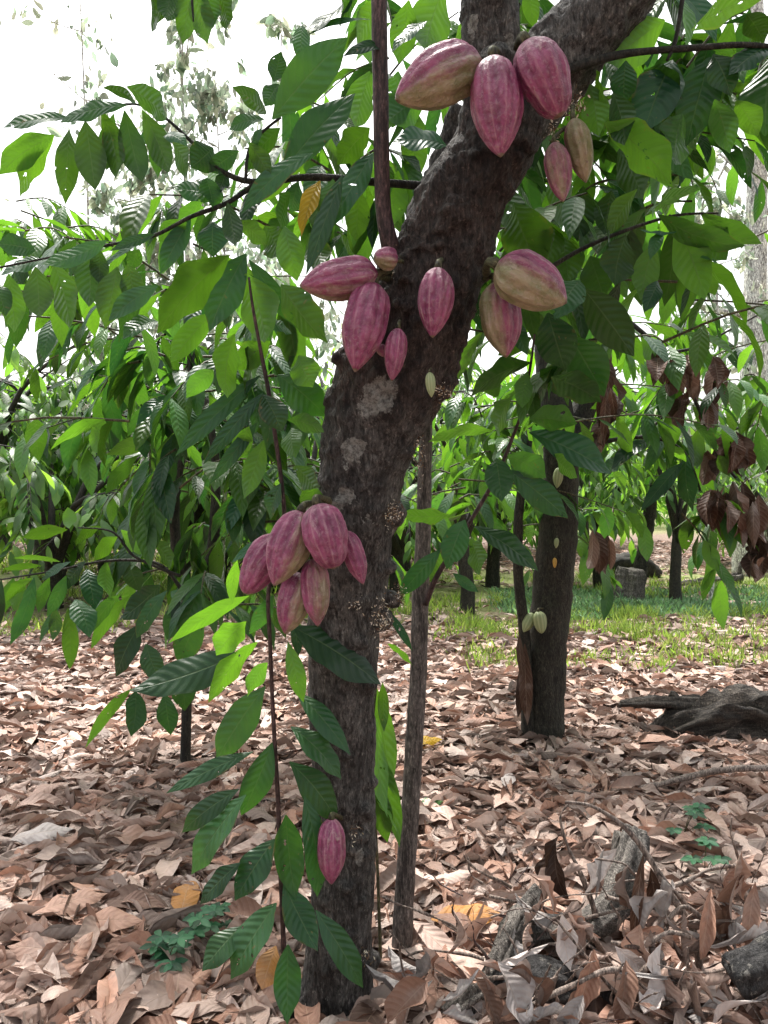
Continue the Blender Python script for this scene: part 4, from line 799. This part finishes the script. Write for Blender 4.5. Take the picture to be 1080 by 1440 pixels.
SH = [(-4.6, 12.5, 0, 1.1, 'low bush at the left edge past the first cocoa trees'), (-2.9, 14.0, 1, 1.2, 'low bush in the gap left of the dense young tree'), (-1.6, 12.8, 2, 1.1, 'low bush behind the dense young tree'), (.1, 12.0, 3, 1.1, 'low bush directly behind the big trunk'), (1.2, 15.0, 4, 1.3, 'low bush behind the slender stem'),
      (2.4, 16.5, 5, 1.2, 'low bush between mossy trunk and stump'), (-6.2, 15.5, .5, 1.3, 'low bush far out on the left'), (3.8, 18, 1.5, 1.3, 'low bush beyond the fallen logs'), (6.8, 14.5, 2.5, 1.2, 'low bush at the far right edge'), (-.8, 15.5, 3.5, 1.3, 'low bush in the second row behind the trunk'),
      (-4.0, 19, 4.5, 1.5, 'low bush at the far end of the left clearing'), (5.2, 20, 5.5, 1.5, 'low bush deep in the right background'), (-8.5, 20, 1.2, 1.6, 'low bush deep in the left background'), (9.5, 20, 2.2, 1.6, 'low bush deep at the right edge'), (1.0, 21, 3.2, 1.6, 'low bush deep behind the slender stem')]
for k, (x, y, a, sc_, lb) in enumerate(SH):
    if k == 0: shr.location = (x, y, -.45); shr.rotation_euler = (0, 0, a); shr.scale = (sc_,) * 3; shr['label'] = lb
    else: copy_tree(shr, x, y, a, sc_, lb).location.z = -.45
for x, y, z, a, sc_, lb in ((-3.9, 9.0, .10, .7, 1.25, 'bright leafy bush at the left edge just past the litter'), (-2.7, 10.4, .25, 2.1, 1.35, 'bright leafy bush left of the dense young tree stem'), (-4.7, 11.4, .6, 3.3, 1.5, 'taller bright bush behind the left edge bush'), (-1.5, 10.6, .1, 4.1, 1.2, 'bright leafy bush seen beneath the hanging left foliage'),
                        (-5.9, 13.2, .9, 5.3, 1.7, 'tallest bright bush at the left end of the grass'), (1.6, 11.2, .3, 1.1, 1.2, 'bright leafy bush between slender stem and mossy trunk'), (3.1, 10.9, .5, 2.9, 1.15, 'bright leafy bush above the cut stump'), (.2, 9.9, .3, 2.2, 1.1, 'bright leafy bush peeping right past the big trunk')):
    copy_tree(shr, x, y, a, sc_, lb).location.z = min(z - .45, .12)
# far wood edge
mb = MB(); rs = np.random.RandomState(210); n = 26000
a = rs.rand(n) * PI; R0 = 33 + 9 * rs.rand(n); x = np.cos(a) * R0; y = np.sin(a) * R0
hmax = 3.4 + 1.6 * np.sin(a * 23) + 1.2 * np.sin(a * 57 + 1); z = hmax * rs.rand(n) ** .8
leaves(mb, np.stack([x, y, z], 1), rs.randn(n, 3) + [0, 0, -.4], rs.randn(n, 3) + [0, 0, 1], .5 + .4 * rs.rand(n), .2, bend=.6, nu=2, nv=2, r=rs.rand(n, 3), seed=3)
o = mb.build('far_thicket', M['leaf_far']); o['kind'] = 'stuff'; tag(o, 'bright green mass of far off undergrowth closing the view', 'undergrowth')

# sparse trees against the sky, haze painted in as pale leaf colour
def sparse(name, label, base, h, seed, rt_=.05, nb=9, leafn=7, leafL=.22, cat='tree', bark='bark_pale', lm='leaf_haze', low=.35, sp=1.0):
    rs = np.random.RandomState(seed); t = thing(name, label, cat, base); s = MB(); l = MB(); b0 = np.array(base, float)
    p = tube(s, [b0 + [0, 0, -.1], b0 + [.1, 0, h * .5], b0 + [-.05, 0, h]], [rt_, rt_ * .6, rt_ * .12], 40, 8, bump=.03)
    for k in range(nb):
        f = low + (1 - low) * (k + rs.rand()) / nb; q = p[min(int(f * 39), 39)]; a = rs.rand() * 2 * PI; ln = h * .16 * sp * (1.3 - f) * (1 + rs.rand())
        e = q + np.array([math.cos(a) * ln, math.sin(a) * ln * .6, ln * (.2 + .6 * rs.rand())]); m_ = (q + e) / 2 + [0, 0, -ln * .08]
        pb = tube(s, [q, m_, e], [rt_ * .25, rt_ * .15, .006], 12, 5)
        for j in range(5):
            q2 = pb[rs.randint(4, 12)]; e2 = q2 + rs.randn(3) * ln * .28
            tube(s, [q2, (q2 + e2) / 2 + rs.randn(3) * .03, e2], [rt_ * .09, rt_ * .07, .003], 6, 4)
            if leafn:
                B = q2 + (e2 - q2) * rs.rand(leafn)[:, None] + rs.randn(leafn, 3) * .05
                LL = leafL * (.5 + .8 * rs.rand(leafn)); leaves(l, B, rs.randn(leafn, 3) * .5 + [0, 0, -.8], rs.randn(leafn, 3), LL, LL * .42, bend=.5, nu=4, nv=2, r=rs.rand(leafn, 3), seed=rs.randint(1 << 30))
    s.build('trunk', M[bark], t)
    if leafn: l.build('crown', M[lm], t)
    return t
def at(px, d): return (float((px - 540) / F * d), d, 0.0)
sparse('slender_tree', 'thin haze-paled sparse leaved tree rising into the white sky above the left branches', at(256, 11), 9.0, 301, .07, 12, 8, .22, sp=1.1)
sparse('slender_tree', 'wispy far tree with a few drooping leaves left of the big trunk', at(400, 13), 9.5, 302, .05, 11, 7, .25)
sparse('slender_tree', 'faint thin tree with scattered tiny leaves near the top left corner', at(120, 14), 11.0, 303, .045, 10, 5, .2, sp=.9)
sparse('tall_tree', 'tall straight pale trunk with thin twigs at the right edge of the view', at(1052, 13), 14.0, 304, .27, 16, 5, .2, low=.12, sp=.5)
sparse('tall_tree', 'second slimmer pale trunk just behind the tall straight one', at(1078, 14), 14.0, 305, .16, 12, 5, .2, low=.12, sp=.5)
sparse('bare_shrub', 'tangled pale twiggy shrub in front of the tall pale trunk', at(1000, 9.5), 5.2, 306, .035, 22, 12, .12, low=.3, sp=.9)
sparse('bare_shrub', 'tangled twiggy shrub with haze-paled leaves above the left branches', at(190, 9), 5.0, 307, .035, 24, 12, .14, low=.4, sp=1.0)
sparse('bare_shrub', 'haze-paled leafy twiggy treetop over the upper left branches', at(310, 10), 6.6, 308, .035, 26, 12, .15, low=.45, sp=1.1)

# ---------------------------------------------------------------- stump, logs, debris
def log(name, label, rows, d, mat, cat, seed=1, bump=.12, seg=16, extra=(), dl=None):
    t = thing(name, label, cat, P(rows[0][0], rows[0][1], d) * [1, 1, 0] + [0, 0, 0]); mb = MB()
    dd = np.linspace(d, d if dl is None else dl, len(rows))
    tube(mb, [P(x, y, q) for (x, y, w), q in zip(rows, dd)], [w / F * q / 2 for (x, y, w), q in zip(rows, dd)], len(rows) * 14, seg * (2 if seg > 10 else 1), bump=bump * .15, seed=seed, grain=(.6 if mat in ('wood', 'rotten') else .3) if seg > 10 else 0)
    for ex in extra: tube(mb, [P(x, y, q) for x, y, w, q in ex], [w / F * q / 2 for x, y, w, q in ex], len(ex) * 10, 20, bump=bump * .15, seed=seed + 1, grain=.8)
    o = mb.build(name, M[mat]); COL.objects.unlink(o); bpy.data.objects.remove(t)
    me = o.data; loc = P(rows[0][0], rows[0][1], d) * [1, 1, 0]; co = np.zeros(len(me.vertices) * 3, np.float32); me.vertices.foreach_get('co', co); co = co.reshape(-1, 3)
    no = np.zeros(len(me.vertices) * 3, np.float32); me.vertices.foreach_get('normal', no); no = no.reshape(-1, 3); k = d * (.004 if mat == 'char' else .0015)
    for i in range(len(co)): co[i] += no[i] * k * noise.fractal((co[i][0] * 12, co[i][1] * 26, co[i][2] * 26), 1.0, 2.0, 4)
    co -= loc.astype(np.float32); me.vertices.foreach_set('co', co.ravel()); me.update(); o.location = loc; COL.objects.link(o)
    tag(o, label, cat); return o
log('tree_stump', 'squat grey cut stump standing in the far litter behind the herbs', [(880, 852, 46), (883, 825, 40), (886, 805, 38), (887, 800, 34), (887, 799, 4)], GD(846), 'wood', 'stump', 2)
log('leaning_trunk', 'slim mossy grey trunk leaning beside the cut stump', [(893, 840, 20), (903, 790, 18), (912, 730, 16), (920, 640, 14)], GD(838), 'bark_far', 'trunk', 3, .05)
log('fallen_log', 'low mossy fallen log just behind the cut stump', [(845, 806, 20), (870, 795, 34), (900, 796, 32), (925, 812, 18)], 12.6, 'bark_far', 'log', 6)
log('fallen_log', 'thin fallen log lying far back right of the stump', [(950, 822, 9), (990, 820, 12), (1020, 816, 12), (1042, 812, 15)], GD(824), 'wood', 'log', 5, extra=[[(1040, 815, 7, GD(824)), (1040, 800, 6, GD(824)), (1042, 790, 4, GD(824))]])
log('thin_trunk', 'straight thin sapling trunk behind the far fallen log', [(947, 822, 6), (948, 780, 6), (947, 730, 5), (945, 640, 4)], GD(820), 'bark_far', 'trunk', 5, .03, 8)
log('rotten_log', 'dark rotten log with broken jagged end lying right of the podded mossy trunk', [(900, 1042, 14), (930, 1036, 40), (965, 1024, 62), (1010, 1016, 74), (1060, 1016, 78), (1130, 1018, 84)], 4.15, 'rotten', 'log', 7, .16, 26,
    extra=[[(985, 995, 30, 4.25), (955, 990, 22, 4.2), (915, 988, 16, 4.15), (872, 990, 8, 4.1)], [(965, 1010, 24, 4.2), (950, 985, 16, 4.2), (946, 972, 5, 4.2)], [(940, 1035, 26, 4.15), (918, 1040, 16, 4.12), (900, 1036, 5, 4.1)]])
log('weathered_branch', 'split grey weathered branch stub sticking up out of the debris heap', [(893, 1168, 30), (886, 1200, 44), (876, 1235, 46), (862, 1270, 44), (838, 1295, 42), (812, 1318, 34), (800, 1335, 24)], 2.32, 'wood', 'branch', 9, .16, 20,
    extra=[[(880, 1175, 22, 2.34), (872, 1205, 26, 2.34), (864, 1250, 26, 2.34), (866, 1270, 12, 2.33)]], dl=2.05)
log('forked_branch', 'forked grey bark branch rising behind the charred log', [(758, 1256, 22), (740, 1278, 27), (722, 1305, 30), (708, 1340, 32), (692, 1378, 34), (680, 1400, 30)], 2.12, 'wood', 'branch', 11, .08, 16,
    extra=[[(716, 1318, 20, 2.0), (745, 1318, 24, 2.04), (775, 1312, 24, 2.1), (800, 1305, 16, 2.14)]], dl=1.88)
log('charred_log', 'black charred log with white flecks under the dry leaves', [(700, 1398, 40), (718, 1388, 56), (755, 1382, 62), (800, 1392, 62), (850, 1410, 56), (900, 1432, 50)], 1.90, 'char', 'log', 13, .07, 22)
log('cut_log', 'dark cut log end poking in at the right edge', [(1030, 1376, 44), (1034, 1374, 56), (1060, 1362, 58), (1110, 1340, 62)], 1.84, 'char', 'log', 15, .05, 22)
log('short_log', 'grey bark branch piece at the foot of the debris beside a silvery leaf', [(612, 1452, 34), (640, 1425, 36), (668, 1402, 32), (690, 1392, 24)], 1.86, 'wood', 'branch', 17, .08, 14)
log('dry_branch', 'long thin dry branch lying across the litter right of the slim stem', [(835, 1116, 4), (880, 1112, 6), (940, 1100, 8), (1010, 1083, 9), (1090, 1080, 9)], 3.3, 'twig', 'branch', 18, .05, 8)
tws = [('arched twig over the weathered stub running down to the corner', [(795, 1128, 4), (835, 1135, 6), (880, 1165, 8), (915, 1210, 9), (945, 1260, 10), (975, 1310, 11), (985, 1370, 10), (998, 1440, 8)], 2.15),
       ('bent pale twig lying in front of the charred log', [(690, 1442, 8), (740, 1418, 7), (800, 1388, 7), (850, 1366, 7), (880, 1368, 6), (915, 1395, 5), (960, 1410, 4)], 1.95),
       ('short twig fork running from stub to right log', [(930, 1250, 5), (965, 1240, 7), (1000, 1222, 6), (1060, 1215, 4)], 2.2),
       ('upright dark twig beside the drooping dead leaves', [(838, 1288, 9), (830, 1262, 8), (815, 1225, 7), (798, 1190, 5), (788, 1150, 3), (800, 1130, 2)], 2.25),
       ('twig slanting under the arched twig', [(935, 1298, 6), (960, 1275, 7), (985, 1290, 6), (1040, 1350, 5)], 2.1),
       ('twig crossing between charred log and right corner', [(860, 1325, 5), (900, 1330, 8), (940, 1312, 7), (972, 1318, 6)], 2.05),
       ('thin looping twig at the lower edge of the heap', [(780, 1290, 3), (820, 1340, 4), (870, 1400, 5), (930, 1440, 5)], 1.98),
       ('thin twig arching over pale leaves near the centre', [(690, 1290, 2), (740, 1278, 3), (800, 1310, 4), (850, 1345, 4)], 2.1),
       ('thick crooked twig at the bottom by the right corner', [(872, 1446, 12), (884, 1420, 12), (890, 1380, 9), (925, 1350, 7)], 1.98)]
for lb, rows, d in tws: log('twig', lb, rows, d - .14, 'twig', 'twig', len(rows), .06, 7)['group'] = 'twigs in the debris heap'
rs = np.random.RandomState(755)
for k in range(64):
    x = 640 + 440 * rs.rand(); y = 1240 + 210 * rs.rand(); d = float(np.interp(y, [1240, 1470], [2.15, 1.78])) - .05 * rs.rand(); a = rs.randn() * 1.1; L = 60 + 130 * rs.rand(); pts = []
    for j in range(5): pts.append((x, y, (4.2 - j * .7) * (.45 + .5 * (k % 3)))); a += rs.randn() * .35; x += L / 4 * math.sin(a); y -= L / 4 * math.cos(a) * .6
    o = log('twig', 'thin crooked dead twig tangled in the debris heap', pts, d, 'twig' if k % 3 else 'bark_shoot', 'twig', k, .05, 6, dl=d - .1 * rs.randn()); o['group'] = 'loose twigs of the debris heap'
# big dry leaves of the heap, each its own thing
BIG = [(790, 1285, 803, 1366, 52, 'silver', 'tall pale leaf propped upright in front of the charred log'), (700, 1352, 735, 1446, 58, 'silver', 'large silvery curled leaf at the bottom edge of the heap'), (668, 1375, 700, 1446, 40, 'litter', 'brown leaf tucked under the large silvery one'),
       (1038, 1232, 1012, 1334, 58, 'litter', 'big grey brown leaf standing on end beside the arched twig'), (1062, 1240, 1050, 1340, 34, 'litter', 'narrow brown leaf leaning behind the standing one at right edge'), (900, 1300, 905, 1360, 44, 'litter', 'curled brown leaf standing between twigs of the heap'), (835, 1335, 812, 1420, 46, 'litter', 'folded brown leaf over the charred log'),
       (880, 1350, 868, 1440, 50, 'litter', 'wide brown leaf hanging down at the bottom of the heap'), (930, 1392, 905, 1426, 40, 'silver', 'small bright white leaf at the bottom of the heap'), (865, 1330, 905, 1362, 34, 'silver', 'white papery leaf resting beneath the twigs'), (940, 1350, 960, 1440, 54, 'litter', 'large leaf hanging beside the corner twig'),
       (782, 1180, 800, 1265, 30, 'dead', 'dark dead leaf hanging from the upright twig'), (786, 1175, 768, 1270, 34, 'dead', 'broad dark dead leaf drooping left on the upright twig'), (778, 1200, 752, 1235, 26, 'dead', 'short withered leaf on the left of the dark drooping pair'), (915, 1220, 930, 1310, 28, 'dead', 'dark leaf hanging beneath the arched twig'), (905, 1200, 890, 1330, 24, 'dead', 'long dark curled leaf beside the weathered stub'),
       (1000, 1250, 985, 1350, 40, 'litter', 'tall brown leaf half behind the arched twig'), (745, 1440, 800, 1425, 30, 'silver', 'pale leaf lying flat at the bottom edge'), (600, 1380, 545, 1440, 70, 'litter', 'wide brown leaf curled over right of the trunk foot'), (690, 1290, 650, 1330, 46, 'litter', 'pinkish leaf lying beside the forked branch'),
       (820, 1400, 790, 1446, 40, 'silver', 'silver leaf under the bent pale twig')]
for k, (bx, by, tx, ty, w, mt, lb) in enumerate(BIG):
    d = float(np.interp((by + ty) / 2, [1180, 1300, 1440], [2.15, 1.95, 1.76])); mb = MB(); hand(mb, [(bx, by, tx, ty, w, 'd', d)], d, 700 + k, dry=.55, nu=14, nv=8)
    o = mb.build('dry_leaf', M[mt], origin=P(tx, ty, d)); tag(o, lb, 'dry leaf', 'large dry leaves in the debris heap')
rs = np.random.RandomState(750)
for k in range(120):
    x = 560 + 540 * rs.rand(); y = 1255 + 215 * rs.rand(); d = float(np.interp(y, [1180, 1300, 1470], [2.2, 2.0, 1.76])); L = 60 + 50 * rs.rand(); a = rs.randn() * .8 + (PI if rs.rand() < .3 else 0)
    if x < 700 and y < 1340: continue
    mb = MB(); hand(mb, [(x, y, x + L * math.sin(a), y - L * math.cos(a) * .7, 18 + 26 * rs.rand(), 'do'[rs.randint(2)], d)], d, 760 + k, dry=1.0, nu=12, nv=8)
    o = mb.build('dry_leaf', M['silver' if rs.rand() < .40 else 'litter'], origin=P(x, y, d)); tag(o, 'curled grey brown dead leaf lying loose in the debris heap', 'dry leaf', 'curled dead leaves of the debris heap')
FL = [(262, 1298, 40, 95, 'amber', 0, 'orange yellow fallen leaf lying left of the sapling'), (225, 1222, 46, 70, 'litter', .62, 'flat tan leaf with clear veins lying face up on the litter'), (602, 1065, 26, 10, 'leaf_yellow', .5, 'small yellow leaf just right of the slim stem'), (655, 1325, 50, 5, 'amber', 0, 'orange brown fallen leaf near the forked branch'),
      (100, 1320, 80, 30, 'litter', .42, 'very large brown leaf in the left foreground'), (60, 1390, 90, 170, 'litter', .5, 'long smooth brown leaf at the left bottom edge'), (345, 1395, 50, 50, 'litter', .45, 'pinkish tan leaf by the trunk foot'), (150, 1345, 60, 0, 'litter', .35, 'curled reddish leaf in the left foreground'), (600, 1148, 30, 20, 'leaf', .6, 'fresh green leaf fallen behind the slim stem'),
      (715, 1118, 26, 70, 'silver', 0, 'small whitish leaf lying on the litter behind the heap'), (640, 1080, 34, 140, 'litter', .8, 'pale greyish leaf on the litter between the trunks'), (60, 1215, 60, 20, 'silver', 0, 'whitish torn leaf on the left litter')]
for k, (px, py, w, az, mt, tone, lb) in enumerate(FL):
    d = GD(py); c = P(px, py, d); c[2] = .065 + gz(c[0], c[1]); rs = np.random.RandomState(800 + k); L = .21 if w > 34 else .15; a = math.radians(az); D = np.array([math.cos(a), math.sin(a), .04])
    mb = MB(); leaves(mb, c - D * L / 2, D, (rs.randn() * .15, -.35, 1), L, L * .44, bend=.35, fold=.15, wave=.07, curl=-.3, nu=14, nv=8, r=(tone, .6, .5), seed=k)
    o = mb.build('fallen_leaf', M[mt], origin=c); tag(o, lb, 'fallen leaf', 'single fallen leaves that stand out')
# small green weeds
def weed(label, px, py, n, rad, seed, hgt=.08):
    d = GD(py); c = P(px, py, d); c[2] = .03; t = thing('weed', label, 'weed', c); rs = np.random.RandomState(seed); s = MB(); l = MB()
    for k in range(n):
        a = rs.rand() * 6.28; e = c + [math.cos(a) * rad * (.4 + rs.rand()), math.sin(a) * rad * .6, hgt * (.4 + .8 * rs.rand())]
        tube(s, [c, (c + e) / 2 + [0, 0, .02], e], [.0014, .0012, .0008], 6, 4)
        m_ = 5; B = np.repeat(e[None], m_, 0); aa = np.arange(m_) * 1.25 + rs.rand(); D = np.stack([np.cos(aa), np.sin(aa), np.full(m_, -.1)], 1)
        leaves(l, B, D, [0, -.4, 1], .032 + .016 * rs.rand(m_), .02, bend=.4, nu=5, nv=4, r=rs.rand(m_, 3) * [.4, 1, .3], seed=seed + k)
    s.build('stem', M['stem'], t); l.build('foliage', M['weed'], t)
weed('small clover like weed with rounded leaflets left of the sapling foot', 240, 1370, 8, .08, 901)
weed('small weed sprig growing between the first weed and the sapling', 285, 1345, 6, .06, 902)
weed('green weed sprig growing behind the weathered branch stub', 960, 1195, 6, .09, 903, .12)
weed('small green weed among the twigs right of the weathered stub', 990, 1255, 5, .07, 904, .10)
weed('tiny weed low by the left trunk foot', 232, 1395, 4, .04, 905)

# ---------------------------------------------------------------- light
w = bpy.data.worlds.new('World'); SC.world = w; w.use_nodes = True; nt = w.node_tree; nt.nodes.clear()
SUN_EL = math.radians(62); SUN_AZ = math.radians(-18)           # azimuth from +Y, towards -X : behind the tree
sky = nt.nodes.new('ShaderNodeTexSky'); sky.sky_type = 'NISHITA'; sky.sun_disc = False; sky.sun_elevation = SUN_EL; sky.sun_rotation = SUN_AZ
sky.air_density = 1.6; sky.dust_density = 6.0; sky.ozone_density = 1.0
hs = nt.nodes.new('ShaderNodeHueSaturation'); hs.inputs['Saturation'].default_value = .25
bg = nt.nodes.new('ShaderNodeBackground'); bg.inputs['Strength'].default_value = .14
ou = nt.nodes.new('ShaderNodeOutputWorld')
nt.links.new(sky.outputs[0], hs.inputs['Color']); nt.links.new(hs.outputs[0], bg.inputs['Color']); nt.links.new(bg.outputs[0], ou.inputs['Surface'])
sl_ = bpy.data.lights.new('sun', 'SUN'); sl_.energy = 2.9; sl_.angle = math.radians(9); sl_.color = (1, .96, .9)
so = bpy.data.objects.new('sun', sl_); COL.objects.link(so)
dv = Vector((math.sin(SUN_AZ) * math.cos(SUN_EL), math.cos(SUN_AZ) * math.cos(SUN_EL), math.sin(SUN_EL)))
so.rotation_euler = dv.to_track_quat('Z', 'Y').to_euler(); so.location = (0, 0, 20)
vs = SC.view_settings; vs.view_transform = 'Standard'; vs.look = 'None'; vs.exposure = 1.36; vs.gamma = 1
SC.render.engine = 'CYCLES'; cy = SC.cycles
cy.max_bounces = 7; cy.diffuse_bounces = 4; cy.transmission_bounces = 5; cy.glossy_bounces = 2; cy.transparent_max_bounces = 8
cy.use_denoising = True
